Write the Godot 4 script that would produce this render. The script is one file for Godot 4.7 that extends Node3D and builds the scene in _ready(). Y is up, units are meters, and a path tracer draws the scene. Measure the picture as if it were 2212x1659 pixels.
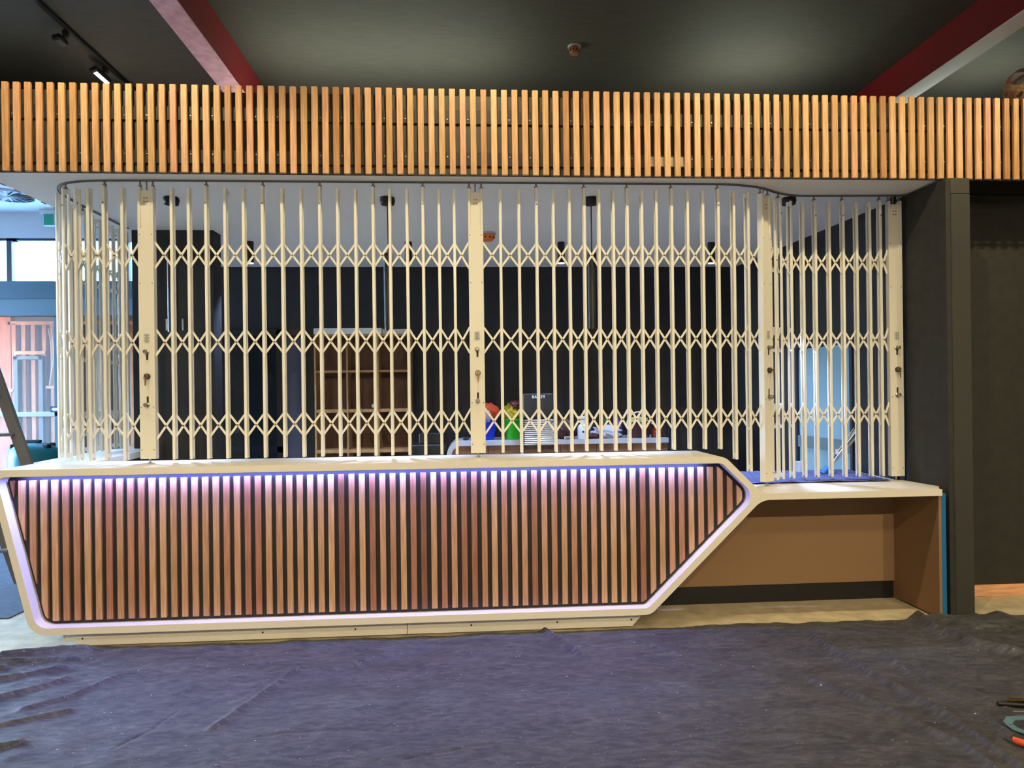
extends Node3D
# A shopfitting site: a timber-slatted service counter closed off by white folding gates under a slatted bulkhead.
# Units are metres; X runs along the counter, -Z leads away from the camera into the kiosk.

const SOFFIT := 2.985
const CEILING := 4.45
const COUNTER_TOP := 1.122
const FRAME_Z := -4.42

var M := {}
var taken := {}
var rng := RandomNumberGenerator.new()


func _ready() -> void:
	rng.seed = 7
	view_and_light()
	materials()
	shell()
	bulkhead()
	counter()
	gates()
	drop_sheets()
	overhead()
	kiosk()
	kiosk_clutter()
	left_wing()
	floor_tools()


# ---------------------------------------------------------------- camera, sky, lamps
func view_and_light() -> void:
	var cam := Camera3D.new()
	cam.name = "camera"
	cam.near = 0.1
	cam.far = 80.0
	cam.projection = Camera3D.PROJECTION_FRUSTUM
	cam.size = 2.0 * 829.5 / 1500.0 * cam.near
	cam.frustum_offset = Vector2(0.0, 20.5 / 1500.0 * cam.near)
	cam.position = Vector3(0, 1.55, 0)
	cam.rotation = Vector3(0, deg_to_rad(-3.85), -0.0125)
	add_child(cam)
	cam.current = true

	var sky := ProceduralSkyMaterial.new()
	sky.sky_top_color = Color(0.56, 0.77, 1.0)
	sky.sky_horizon_color = Color(0.82, 0.92, 1.0)
	sky.ground_bottom_color = Color(0.36, 0.42, 0.46)
	sky.ground_horizon_color = Color(0.62, 0.72, 0.8)
	sky.sky_energy_multiplier = 6.2
	sky.ground_energy_multiplier = 2.5
	var env := Environment.new()
	env.background_mode = Environment.BG_SKY
	env.sky = Sky.new()
	env.sky.sky_material = sky
	env.tonemap_mode = Environment.TONE_MAPPER_LINEAR
	env.tonemap_exposure = 1.1
	env.sdfgi_enabled = true
	env.ssao_enabled = true
	env.ssil_enabled = true
	var world := WorldEnvironment.new()
	world.name = "daylight"
	world.environment = env
	add_child(world)

	# the windows of the wing behind the counter's left end are open to this sky; ceiling lamps:
	# unseen flood heads above and behind the view, lighting the counter front
	var warm := Color(1.0, 0.92, 0.73)
	for x in [-2.15, 0.05, 2.15, 4.25]:  # rightmost head placed out of view to light the right end
		flood(Vector3(x, 4.24, -3.3), Vector3(x, 1.4, -4.5), 4.7, warm)
	for x in [-3.0, -0.4, 2.2, 4.6]:  # unseen rear floods, aimed low to light the plinth and floor
		flood(Vector3(x, 4.24, 4.0), Vector3(x, 0.1, -4.4), 27.0, warm, 21.0, 1.0)
	# added fill panels behind the viewpoint, brightening the whole counter front
	for x in [-3.6, -1.2, 1.2, 3.6]:
		var p := AreaLight3D.new()
		p.name = "fill_panel_glow"
		p.light_color = Color(1.0, 0.94, 0.80)
		p.light_energy = 5.0
		p.area_size = Vector2(1.16, 0.56)
		p.area_range = 16.0
		p.area_attenuation = 2.0
		p.shadow_enabled = true
		add_child(p, true)
		p.position = Vector3(x, CEILING - 0.03, 1.2)
		p.rotation = Vector3(-PI / 2, 0, 0)
	# unseen cool uplights above the bulkhead, placed to wash the dark ceiling
	uplight(Vector3(-0.62, 3.72, -6.05), 2.0, 1.6)
	uplight(Vector3(2.55, 3.72, -6.05), 0.9, 0.9)
	uplight(Vector3(4.75, 3.72, -6.05), 0.9, 0.8)
	uplight(Vector3(-4.3, 3.72, -5.3), 0.9, 0.3)


func flood(at: Vector3, to: Vector3, energy: float, col: Color, cone := 62.0, soft := 0.6) -> void:
	var l := SpotLight3D.new()
	l.name = "unseen_flood_lamp"
	l.light_color = col
	l.light_energy = energy
	l.light_size = 0.035
	l.spot_range = 14.0
	l.spot_attenuation = 2.0
	l.spot_angle = cone
	l.spot_angle_attenuation = soft
	l.shadow_enabled = true
	add_child(l, true)
	l.look_at_from_position(at, to, Vector3.UP)


func uplight(at: Vector3, length: float, energy: float) -> void:
	var l := AreaLight3D.new()
	l.name = "unseen_uplight_glow"
	l.light_color = Color(0.93, 0.97, 0.88)
	l.light_energy = energy
	l.area_size = Vector2(length, 0.08)
	l.area_range = 8.0
	l.area_attenuation = 2.0
	l.shadow_enabled = true
	add_child(l, true)
	l.position = at + Vector3(0, 0.06, 0)
	l.rotation = Vector3(PI / 2, 0, 0)


# ---------------------------------------------------------------- mesh helpers
func tool(smooth := false) -> SurfaceTool:
	var s := SurfaceTool.new()
	s.begin(Mesh.PRIMITIVE_TRIANGLES)
	s.set_smooth_group(1 if smooth else -1)
	return s


func tri(s: SurfaceTool, a: Vector3, b: Vector3, c: Vector3) -> void:
	# a, b, c run anticlockwise seen from outside
	s.add_vertex(a)
	s.add_vertex(c)
	s.add_vertex(b)


func quad(s: SurfaceTool, a: Vector3, b: Vector3, c: Vector3, d: Vector3) -> void:
	tri(s, a, b, c)
	tri(s, a, c, d)


func facet(s: SurfaceTool, pts: Array, mid: Vector3) -> void:
	# one convex face of a convex solid around mid
	var n: Vector3 = (pts[1] - pts[0]).cross(pts[2] - pts[0])
	if n.dot(pts[0] - mid) < 0.0:
		pts.reverse()
	for i in range(1, pts.size() - 1):
		tri(s, pts[0], pts[i], pts[i + 1])


func box(s: SurfaceTool, c: Vector3, size: Vector3, b := Basis()) -> void:
	var h := size * 0.5
	var v := []
	for x in [-1, 1]:
		for y in [-1, 1]:
			for z in [-1, 1]:
				v.append(c + b * Vector3(x * h.x, y * h.y, z * h.z))
	for f in [[0, 1, 3, 2], [4, 6, 7, 5], [0, 4, 5, 1], [2, 3, 7, 6], [0, 2, 6, 4], [1, 5, 7, 3]]:
		facet(s, [v[f[0]], v[f[1]], v[f[2]], v[f[3]]], c)


func cbox(s: SurfaceTool, c: Vector3, size: Vector3, k := 0.003, b := Basis()) -> void:
	# box with chamfered edges
	var h := size * 0.5
	var px := {}
	for x in [-1, 1]:
		for y in [-1, 1]:
			for z in [-1, 1]:
				px[[x, y, z]] = [c + b * Vector3(x * h.x, y * (h.y - k), z * (h.z - k)), c + b * Vector3(x * (h.x - k), y * h.y, z * (h.z - k)), c + b * Vector3(x * (h.x - k), y * (h.y - k), z * h.z)]
	for a in [-1, 1]:
		facet(s, [px[[a, -1, -1]][0], px[[a, 1, -1]][0], px[[a, 1, 1]][0], px[[a, -1, 1]][0]], c)
		facet(s, [px[[-1, a, -1]][1], px[[1, a, -1]][1], px[[1, a, 1]][1], px[[-1, a, 1]][1]], c)
		facet(s, [px[[-1, -1, a]][2], px[[1, -1, a]][2], px[[1, 1, a]][2], px[[-1, 1, a]][2]], c)
		for d in [-1, 1]:
			facet(s, [px[[a, d, -1]][0], px[[a, d, 1]][0], px[[a, d, 1]][1], px[[a, d, -1]][1]], c)
			facet(s, [px[[a, -1, d]][0], px[[a, 1, d]][0], px[[a, 1, d]][2], px[[a, -1, d]][2]], c)
			facet(s, [px[[-1, a, d]][1], px[[1, a, d]][1], px[[1, a, d]][2], px[[-1, a, d]][2]], c)
			for e in [-1, 1]:
				facet(s, [px[[a, d, e]][0], px[[a, d, e]][1], px[[a, d, e]][2]], c)


func extrude(s: SurfaceTool, outline: PackedVector2Array, z0: float, z1: float, x := Transform3D()) -> void:
	# outline in the XY plane of x, drawn out from z0 to z1
	var p := outline.duplicate()
	if Geometry2D.is_polygon_clockwise(p):
		p.reverse()
	var t := Geometry2D.triangulate_polygon(p)
	for i in range(0, t.size(), 3):
		var q := [p[t[i]], p[t[i + 1]], p[t[i + 2]]]
		if (q[1] - q[0]).cross(q[2] - q[0]) < 0.0:
			q.reverse()
		tri(s, x * Vector3(q[0].x, q[0].y, z1), x * Vector3(q[1].x, q[1].y, z1), x * Vector3(q[2].x, q[2].y, z1))
		tri(s, x * Vector3(q[0].x, q[0].y, z0), x * Vector3(q[2].x, q[2].y, z0), x * Vector3(q[1].x, q[1].y, z0))
	for i in p.size():
		var a := p[i]
		var b := p[(i + 1) % p.size()]
		quad(s, x * Vector3(a.x, a.y, z0), x * Vector3(b.x, b.y, z0), x * Vector3(b.x, b.y, z1), x * Vector3(a.x, a.y, z1))


func lathe(s: SurfaceTool, prof: Array, n: int, x := Transform3D(), soft := false) -> void:
	# profile of (radius, height) turned about Y
	for j in prof.size() - 1:
		s.set_smooth_group(1 if soft else j + 2)
		var a: Vector2 = prof[j]
		var b: Vector2 = prof[j + 1]
		for i in n:
			var t0 := TAU * i / n
			var t1 := TAU * (i + 1) / n
			var p0 := x * Vector3(a.x * cos(t0), a.y, -a.x * sin(t0))
			var p1 := x * Vector3(a.x * cos(t1), a.y, -a.x * sin(t1))
			var p2 := x * Vector3(b.x * cos(t1), b.y, -b.x * sin(t1))
			var p3 := x * Vector3(b.x * cos(t0), b.y, -b.x * sin(t0))
			if a.x > 1e-6:
				tri(s, p0, p1, p2)
			if b.x > 1e-6:
				tri(s, p0, p2, p3)


func rod(s: SurfaceTool, a: Vector3, b: Vector3, r: float, n := 10) -> void:
	lathe(s, [Vector2(0, 0), Vector2(r, 0), Vector2(r, a.distance_to(b)), Vector2(0, a.distance_to(b))], n, Transform3D(along(b - a), a))


func along(d: Vector3) -> Basis:
	# a basis whose Y points along d
	var y := d.normalized()
	var x := y.cross(Vector3.FORWARD if absf(y.z) < 0.9 else Vector3.RIGHT).normalized()
	return Basis(x, y, x.cross(y))


func tube(s: SurfaceTool, pts: Array, r: float, n := 8, flat := 1.0) -> void:
	s.set_smooth_group(1)
	var rings := []
	var side := Vector3.ZERO
	for i in pts.size():
		var d: Vector3 = (pts[mini(i + 1, pts.size() - 1)] - pts[maxi(i - 1, 0)]).normalized()
		if side == Vector3.ZERO:
			side = along(d).x
		side = (side - d * side.dot(d)).normalized()
		var up := side.cross(d)
		var ring := []
		for k in n:
			ring.append(pts[i] + side * cos(TAU * k / n) * r + up * sin(TAU * k / n) * r * flat)
		rings.append(ring)
	for i in pts.size() - 1:
		for k in n:
			var m := (k + 1) % n
			quad(s, rings[i][m], rings[i][k], rings[i + 1][k], rings[i + 1][m])
	s.set_smooth_group(-1)
	for k in range(1, n - 1):
		tri(s, rings[0][0], rings[0][k], rings[0][k + 1])
		tri(s, rings[-1][0], rings[-1][k + 1], rings[-1][k])


func blob(s: SurfaceTool, c: Vector3, size: Vector3, bumps: float, seed_: int, flat_bottom := false, n := 14) -> void:
	# a lumpy closed bag or ball
	var f := FastNoiseLite.new()
	f.seed = seed_
	f.frequency = 1.6
	s.set_smooth_group(1)
	var g := []
	for j in n + 1:
		var row := []
		for i in 2 * n:
			var v := PI * j / n
			var u := TAU * i / (2 * n)
			var d := Vector3(sin(v) * cos(u), cos(v), -sin(v) * sin(u))
			var q := d * size * 0.5 * (1.0 + bumps * f.get_noise_3dv(d * 1.5))
			if flat_bottom:
				q.y = maxf(q.y, -size.y * 0.5 * 0.8)
			row.append(c + q)
		g.append(row)
	for j in n:
		for i in 2 * n:
			var k := (i + 1) % (2 * n)
			if j < n - 1:
				tri(s, g[j][i], g[j + 1][i], g[j + 1][k])
			if j > 0:
				tri(s, g[j][i], g[j + 1][k], g[j][k])


func rounded(corners: Array, radii: Array, n := 6) -> PackedVector2Array:
	var out := PackedVector2Array()
	for i in corners.size():
		var p: Vector2 = corners[i]
		var a: Vector2 = (corners[i - 1] - p).normalized()
		var b: Vector2 = (corners[(i + 1) % corners.size()] - p).normalized()
		var half := absf(a.angle_to(b)) * 0.5
		var r: float = radii[i]
		var d := r / tan(half)
		var mid := p + (a + b).normalized() * r / sin(half)
		var from := p + a * d - mid
		var to := p + b * d - mid
		for k in n + 1:
			out.append(p if r <= 0.0 else mid + from.rotated(from.angle_to(to) * k / n))
	return out


func put(s: SurfaceTool) -> ArrayMesh:
	s.generate_normals()
	return s.commit()


# ---------------------------------------------------------------- node helpers
func numbered(called: String) -> String:
	if taken.has(called):
		taken[called] += 1
		return "%s_%03d" % [called, taken[called]]
	taken[called] = 0
	return called


func thing(called: String, label: String, category: String, at := Vector3.ZERO, group := "") -> Node3D:
	var o := Node3D.new()
	o.name = numbered(called)
	o.position = at
	o.set_meta("label", label)
	o.set_meta("category", category)
	if group:
		o.set_meta("group", group)
	add_child(o)
	return o


func part(parent: Node3D, called: String, m: Variant, mat: Material, label := "") -> MeshInstance3D:
	var o := MeshInstance3D.new()
	o.name = called
	o.mesh = put(m) if m is SurfaceTool else m
	o.material_override = mat
	if label:
		o.set_meta("label", label)
	parent.add_child(o, true)
	return o


func solo(called: String, label: String, category: String, m: SurfaceTool, mat: Material, group := "") -> MeshInstance3D:
	var o := part(self, numbered(called), m, mat, label)
	o.set_meta("category", category)
	if group:
		o.set_meta("group", group)
	return o


func structure(called: String, m: SurfaceTool, mat: Material, label := "") -> MeshInstance3D:
	var o := part(self, numbered(called), m, mat)
	o.set_meta("kind", "structure")
	if label:
		o.set_meta("label", label)
	return o


func slab(lo: Vector3, hi: Vector3) -> SurfaceTool:
	var s := tool()
	box(s, (lo + hi) * 0.5, hi - lo)
	return s


func cslab(lo: Vector3, hi: Vector3, k := 0.003) -> SurfaceTool:
	var s := tool()
	cbox(s, (lo + hi) * 0.5, hi - lo, k)
	return s


# ---------------------------------------------------------------- materials
func mat(key: String, col: Color, rough := 0.6, metal := 0.0) -> StandardMaterial3D:
	var m := StandardMaterial3D.new()
	m.resource_name = key
	m.albedo_color = col
	m.roughness = rough
	m.metallic = metal
	M[key] = m
	return m


func noise_tex(size: int, freq: float, lo: Color, hi: Color, seed_ := 1, octaves := 4) -> NoiseTexture2D:
	var n := FastNoiseLite.new()
	n.seed = seed_
	n.frequency = freq
	n.fractal_octaves = octaves
	var t := NoiseTexture2D.new()
	t.width = size
	t.height = size
	t.seamless = true
	t.noise = n
	var g := Gradient.new()
	g.set_color(0, lo)
	g.set_color(1, hi)
	t.color_ramp = g
	return t


func tripl(m: StandardMaterial3D, tex: Texture2D, scale: Vector3) -> void:
	m.albedo_texture = tex
	m.uv1_triplanar = true
	m.uv1_world_triplanar = true
	m.uv1_scale = scale


func materials() -> void:
	var grain := noise_tex(512, 0.012, Color(0.80, 0.76, 0.72), Color(1, 1, 1), 3, 5)
	var fascia_tones := [Color(0.93, 0.74, 0.55), Color(0.89, 0.69, 0.49), Color(0.93, 0.72, 0.55), Color(0.85, 0.66, 0.44), Color(0.91, 0.68, 0.53), Color(0.79, 0.58, 0.38), Color(0.95, 0.77, 0.57), Color(0.86, 0.69, 0.47)]
	for i in fascia_tones.size():
		tripl(mat("timber%d" % i, fascia_tones[i], 0.55), grain, Vector3(9, 0.55, 9))
	var slat_tones := [Color(0.80, 0.61, 0.46), Color(0.74, 0.54, 0.40), Color(0.83, 0.66, 0.49), Color(0.66, 0.45, 0.33), Color(0.79, 0.62, 0.45), Color(0.70, 0.48, 0.37), Color(0.56, 0.37, 0.27), Color(0.75, 0.58, 0.41)]
	for i in slat_tones.size():
		tripl(mat("slat%d" % i, slat_tones[i], 0.5), grain, Vector3(9, 0.5, 9))

	mat("gate", Color(0.88, 0.865, 0.82), 0.32)
	mat("gate_plate", Color(0.85, 0.83, 0.78), 0.38)
	mat("column_paint", Color(0.205, 0.20, 0.187), 0.6)
	tripl(mat("solid_surface", Color(0.90, 0.875, 0.83), 0.35), noise_tex(512, 0.09, Color(0.95, 0.945, 0.93), Color(1, 1, 1), 12, 2), Vector3(1.6, 1.6, 1.6))
	mat("steel", Color(0.62, 0.60, 0.56), 0.3, 0.9)
	mat("zinc", Color(0.55, 0.54, 0.52), 0.4, 0.85)
	mat("brass", Color(0.55, 0.42, 0.24), 0.35, 0.9)
	mat("black_metal", Color(0.07, 0.07, 0.075), 0.45)
	mat("black_plastic", Color(0.06, 0.062, 0.07), 0.5)
	tripl(mat("black_board", Color(0.115, 0.115, 0.13), 0.6), noise_tex(256, 0.05, Color(0.8, 0.8, 0.8), Color(1, 1, 1), 5), Vector3(2, 2, 2))
	tripl(mat("black_wall", Color(0.142, 0.142, 0.155), 0.7), noise_tex(256, 0.02, Color(0.86, 0.86, 0.86), Color(1, 1, 1), 6), Vector3(0.7, 0.7, 0.7))
	tripl(mat("dark_wall", Color(0.185, 0.182, 0.168), 0.75), noise_tex(512, 0.02, Color(0.8, 0.8, 0.8), Color(1, 1, 1), 8, 5), Vector3(0.8, 0.8, 0.8))
	tripl(mat("dark_ceiling", Color(0.30, 0.285, 0.265), 0.72), noise_tex(512, 0.03, Color(0.88, 0.88, 0.88), Color(1, 1, 1), 9, 5), Vector3(0.25, 1.0, 1.6))  # light streaks along the ceiling put into the colour as stretched mottling
	tripl(mat("bulkhead_board", Color(0.24, 0.23, 0.205), 0.6), noise_tex(256, 0.03, Color(0.85, 0.85, 0.85), Color(1, 1, 1), 14), Vector3(1, 1, 1))
	mat("soffit", Color(0.90, 0.895, 0.89), 0.8)
	mat("white_paint", Color(0.84, 0.85, 0.86), 0.8)
	mat("red_paint", Color(0.50, 0.13, 0.145), 0.45)
	tripl(mat("pink_primer", Color(0.93, 0.74, 0.80), 0.6), noise_tex(512, 0.02, Color(0.84, 0.78, 0.80), Color(1, 1, 1), 21, 5), Vector3(0.9, 0.9, 0.9))
	mat("lilac_primer", Color(0.94, 0.92, 0.96), 0.6)
	tripl(mat("concrete", Color(0.84, 0.78, 0.66), 0.75), noise_tex(512, 0.02, Color(0.80, 0.79, 0.77), Color(1, 1, 1), 17, 6), Vector3(0.5, 0.5, 0.5))
	tripl(mat("mdf", Color(0.56, 0.435, 0.315), 0.7), noise_tex(256, 0.2, Color(0.93, 0.92, 0.9), Color(1, 1, 1), 18, 3), Vector3(2, 2, 2))
	mat("blue_tape", Color(0.05, 0.40, 0.62), 0.6)
	mat("kick_black", Color(0.07, 0.07, 0.075), 0.5)
	tripl(mat("pine", Color(0.86, 0.62, 0.44), 0.7), grain, Vector3(4, 0.6, 4))
	tripl(mat("pine_plate", Color(0.96, 0.74, 0.57), 0.75), grain, Vector3(0.6, 4, 4))
	tripl(mat("plywood", Color(0.80, 0.52, 0.36), 0.75), grain, Vector3(2, 0.5, 2))
	tripl(mat("oak", Color(0.70, 0.55, 0.36), 0.6), grain, Vector3(4, 0.8, 4))
	tripl(mat("walnut", Color(0.40, 0.27, 0.20), 0.6), grain, Vector3(6, 0.8, 6))
	tripl(mat("laminate", Color(0.52, 0.37, 0.28), 0.55), grain, Vector3(7, 0.7, 7))
	mat("grey_solid", Color(0.70, 0.71, 0.74), 0.4)
	mat("orange_cap", Color(0.90, 0.45, 0.12), 0.5)
	mat("tan_cap", Color(0.62, 0.38, 0.20), 0.5)
	mat("sticker", Color(0.80, 0.79, 0.76), 0.6)
	mat("ink", Color(0.42, 0.42, 0.42), 0.7)
	mat("jamb_grey", Color(0.38, 0.41, 0.43), 0.5)
	mat("navy", Color(0.19, 0.21, 0.28), 0.55)
	mat("screw_hole", Color(0.10, 0.085, 0.07), 0.8)

	lamp_mat("led_white", Color(1.0, 0.98, 0.93), 9.0)
	lamp_mat("led_violet", Color(0.62, 0.60, 1.0), 6.0)
	lamp_mat("batten", Color(0.93, 0.97, 0.88), 2.0)  # glow of the unseen uplights above the bulkhead
	lamp_mat("panel", Color(1.0, 0.94, 0.80), 4.0)  # glow of the added fill panels
	lamp_mat("warm_bulb", Color(1.0, 0.80, 0.58), 5.0)  # glow of the unseen lamp behind the partition
	lamp_mat("lens", Color(0.94, 0.96, 1.0), 1.0)
	lamp_mat("frosted", Color(0.42, 0.58, 0.66), 0.10)  # faint glow in the pane stands in for daylight behind the glass
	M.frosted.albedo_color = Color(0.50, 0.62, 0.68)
	mat("door_rail", Color(0.40, 0.47, 0.50), 0.5)

	var glass := mat("glass", Color(0.86, 0.93, 0.97, 0.12), 0.04)
	glass.transparency = BaseMaterial3D.TRANSPARENCY_ALPHA
	var dark_glass := mat("dark_glass", Color(0.10, 0.12, 0.14, 0.35), 0.04)
	dark_glass.transparency = BaseMaterial3D.TRANSPARENCY_ALPHA
	var bag := mat("clear_bag", Color(0.85, 0.87, 0.92, 0.3), 0.15)
	bag.transparency = BaseMaterial3D.TRANSPARENCY_ALPHA


func lamp_mat(key: String, col: Color, energy: float) -> void:
	var m := mat(key, Color(0.8, 0.8, 0.8), 0.5)
	m.emission_enabled = true
	m.emission = col
	m.emission_energy_multiplier = energy


# ---------------------------------------------------------------- the hall and the kiosk shell
func shell() -> void:
	structure("floor", slab(Vector3(-9.2, -0.15, -12.4), Vector3(7.2, 0.0, 5.2)), M.concrete)
	structure("ceiling", slab(Vector3(-9.2, CEILING, -8.0), Vector3(7.2, CEILING + 0.15, 5.2)), M.dark_ceiling)
	structure("wall_back", slab(Vector3(-9.2, 0, 5.0), Vector3(7.2, CEILING, 5.2)), M.white_paint)
	structure("wall_right", slab(Vector3(7.0, 0, -8.0), Vector3(7.2, CEILING, 5.0)), M.dark_wall)
	structure("wall_left", slab(Vector3(-9.2, 0, -5.2), Vector3(-9.0, CEILING, 5.0)), M.white_paint)
	structure("unseen_wall_upper", slab(Vector3(-3.4, SOFFIT + 0.06, -8.15), Vector3(7.2, CEILING + 0.15, -7.95)), M.dark_wall)  # unseen closing wall, keeps sky light off the dark ceiling
	structure("unseen_wall_upper_wing", slab(Vector3(-9.2, 3.95, -8.15), Vector3(-3.4, CEILING + 0.15, -7.95)), M.dark_wall)  # unseen, shuts out the sky above the wing ceiling
	structure("unseen_wall_upper_left", slab(Vector3(-9.2, 3.87, -8.0), Vector3(-9.0, CEILING, -5.2)), M.dark_wall)  # unseen, blocks sky light at the left side

	# kiosk: lowered ceiling, back wall, skewed right-hand wall, pier on the left
	structure("ceiling_kiosk", slab(Vector3(-3.05, SOFFIT, -7.95), Vector3(3.32, SOFFIT + 0.06, -4.592)), M.soffit, "lowered white ceiling inside the kiosk")
	structure("ceiling_lip", slab(Vector3(-3.05, SOFFIT, -4.592), Vector3(3.32, SOFFIT + 0.004, -4.557)), M.soffit)
	structure("ceiling_edge", slab(Vector3(-3.05, SOFFIT + 0.06, -7.95), Vector3(-2.99, 3.50, -4.60)), M.soffit)
	structure("wall_kiosk_back", slab(Vector3(-3.4, 0, -8.05), Vector3(7.2, SOFFIT + 0.08, -7.86)), M.black_wall, "black painted back wall of the kiosk")  # right part runs on out of view, closing out sky light
	var w := tool()
	var turn := Basis(Vector3.UP, atan2(0.17, 3.42))
	var mid := Vector3(3.275, 0, -6.16)
	# wall with a door opening: z -5.66 to -6.52, up to 1.95
	box(w, mid + turn * Vector3(0, SOFFIT * 0.5, 1.01), Vector3(0.10, SOFFIT, 1.00), turn)
	box(w, mid + turn * Vector3(0, SOFFIT * 0.5, -1.06), Vector3(0.10, SOFFIT, 1.38), turn)
	box(w, mid + turn * Vector3(0, 2.465, 0.07), Vector3(0.10, 1.04, 0.88), turn)
	structure("wall_kiosk_right", w, M.black_wall, "black painted right-hand wall of the kiosk")
	structure("wall_pier", slab(Vector3(-2.82, 0, -6.31), Vector3(-2.145, SOFFIT, -6.12)), M.black_wall, "black nib wall at the left end of the kiosk")
	# plates on the pier
	var plate := thing("switch_plate", "white double switch plate on the black nib wall behind the gate", "switch", Vector3(-2.50, 2.175, -6.12))
	part(plate, "plate", cslab(Vector3(-0.045, -0.05, 0.0), Vector3(0.045, 0.05, 0.009)), M.white_paint)
	for y in [-0.018, 0.018]:
		part(plate, "rocker", cslab(Vector3(-0.012, y - 0.01, 0.009), Vector3(0.012, y + 0.01, 0.014), 0.002), M.grey_solid)
	solo("cover_strip", "narrow upright grey cover strip on the black nib wall", "plate", cslab(Vector3(-2.41, 2.125, -6.12), Vector3(-2.395, 2.225, -6.108)), M.grey_solid)

	# dark wall right of the steel column, its bare timber bottom plate and a thin trim
	structure("wall_hall_right", slab(Vector3(3.30, 0.075, -5.05), Vector3(7.2, 3.45, -4.92)), M.dark_wall, "dark grey wall at the right edge with an unfinished bottom")
	structure("baseboard_right", cslab(Vector3(3.30, 0.0, -5.03), Vector3(7.0, 0.085, -4.90), 0.004), M.pine_plate, "bare pine bottom plate under the dark wall")
	structure("trim_1", cslab(Vector3(3.42, 2.955, -4.915), Vector3(7.0, 2.975, -4.895), 0.003), M.dark_wall)
	var col := thing("steel_column", "dark square steel column standing at the right end of the counter", "column", Vector3(3.352, 0, -4.54))
	part(col, "post", cslab(Vector3(-0.068, 0.0, -0.07), Vector3(0.068, 2.86, 0.07), 0.006), M.column_paint)
	part(col, "cap_plate", cslab(Vector3(-0.068, 2.86, -0.07), Vector3(0.068, 2.968, 0.066), 0.004), M.bulkhead_board)
	part(col, "base_plate", cslab(Vector3(-0.11, 0.0, -0.10), Vector3(0.11, 0.012, 0.10), 0.003), M.dark_wall)
	structure("wall_return", slab(Vector3(3.250, 0, -4.90), Vector3(3.283, 2.966, -4.478)), M.dark_wall)
	structure("trim_2", cslab(Vector3(3.20, 0.86, -5.02), Vector3(3.235, SOFFIT, -4.985), 0.003), M.dark_wall)


# ---------------------------------------------------------------- slatted bulkhead
func bulkhead() -> void:
	var b := thing("slatted_bulkhead", "long overhead bulkhead clad in upright pale timber slats on dark boards", "bulkhead", Vector3(0, 0, -4.53))
	part(b, "backing_board", slab(Vector3(-3.7, 2.990, -0.060), Vector3(4.7, 3.505, -0.037)), M.bulkhead_board, "dark olive backing board")
	for y in [3.36, 3.085]:
		part(b, "rail", cslab(Vector3(-3.7, y - 0.045, -0.037), Vector3(4.7, y + 0.045, -0.022), 0.003), M.black_board, "black fixing rail behind the slats")
	part(b, "edge_bead", cslab(Vector3(-3.7, 2.974, -0.0265), Vector3(4.7, 2.992, -0.022), 0.002), M.black_board)
	part(b, "label_plate", cslab(Vector3(1.24, 3.05, -0.022), Vector3(1.52, 3.115, -0.0205), 0.002), M.steel, "small bare metal plate on the lower rail")
	var one := tool()
	cbox(one, Vector3.ZERO, Vector3(0.0395, 0.558, 0.021), 0.003)
	var mesh := put(one)
	var i := 0
	var x := -2.844 - 12 * 0.06785
	while x < 4.68:
		var o := part(b, "slat", mesh, M["timber%d" % ([0, 2, 1, 6, 4, 0, 3, 6, 2, 7, 5, 0, 6, 1][rng.randi() % 14])])
		o.position = Vector3(x, 3.258 + rng.randf_range(-0.0015, 0.0015), -0.0105)
		x += 0.06785
		i += 1
	var sc := tool()
	lathe(sc, [Vector2(0, 0.004), Vector2(0.005, 0.003), Vector2(0.006, 0)], 8, Transform3D(Basis(Vector3.RIGHT, PI / 2), Vector3.ZERO))
	var smesh := put(sc)
	var k := 0
	x = -2.844 - 11.5 * 0.06785
	while x < 4.6:
		if k % 6 in [0, 4]:
			for y in [3.345, 3.10]:
				part(b, "screw", smesh, M.zinc).position = Vector3(x, y, -0.0215)
		k += 1
		x += 0.06785


# ---------------------------------------------------------------- the counter
func ring(s: SurfaceTool, outer: PackedVector2Array, inner: PackedVector2Array, z0: float, z1: float) -> void:
	var n := outer.size()
	for i in n:
		var j := (i + 1) % n
		var a := outer[i]
		var b := outer[j]
		var c := inner[j]
		var d := inner[i]
		quad(s, Vector3(a.x, a.y, z1), Vector3(d.x, d.y, z1), Vector3(c.x, c.y, z1), Vector3(b.x, b.y, z1))
		quad(s, Vector3(a.x, a.y, z0), Vector3(b.x, b.y, z0), Vector3(c.x, c.y, z0), Vector3(d.x, d.y, z0))
		quad(s, Vector3(a.x, a.y, z0), Vector3(a.x, a.y, z1), Vector3(b.x, b.y, z1), Vector3(b.x, b.y, z0))
		quad(s, Vector3(d.x, d.y, z1), Vector3(d.x, d.y, z0), Vector3(c.x, c.y, z0), Vector3(c.x, c.y, z1))


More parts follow.
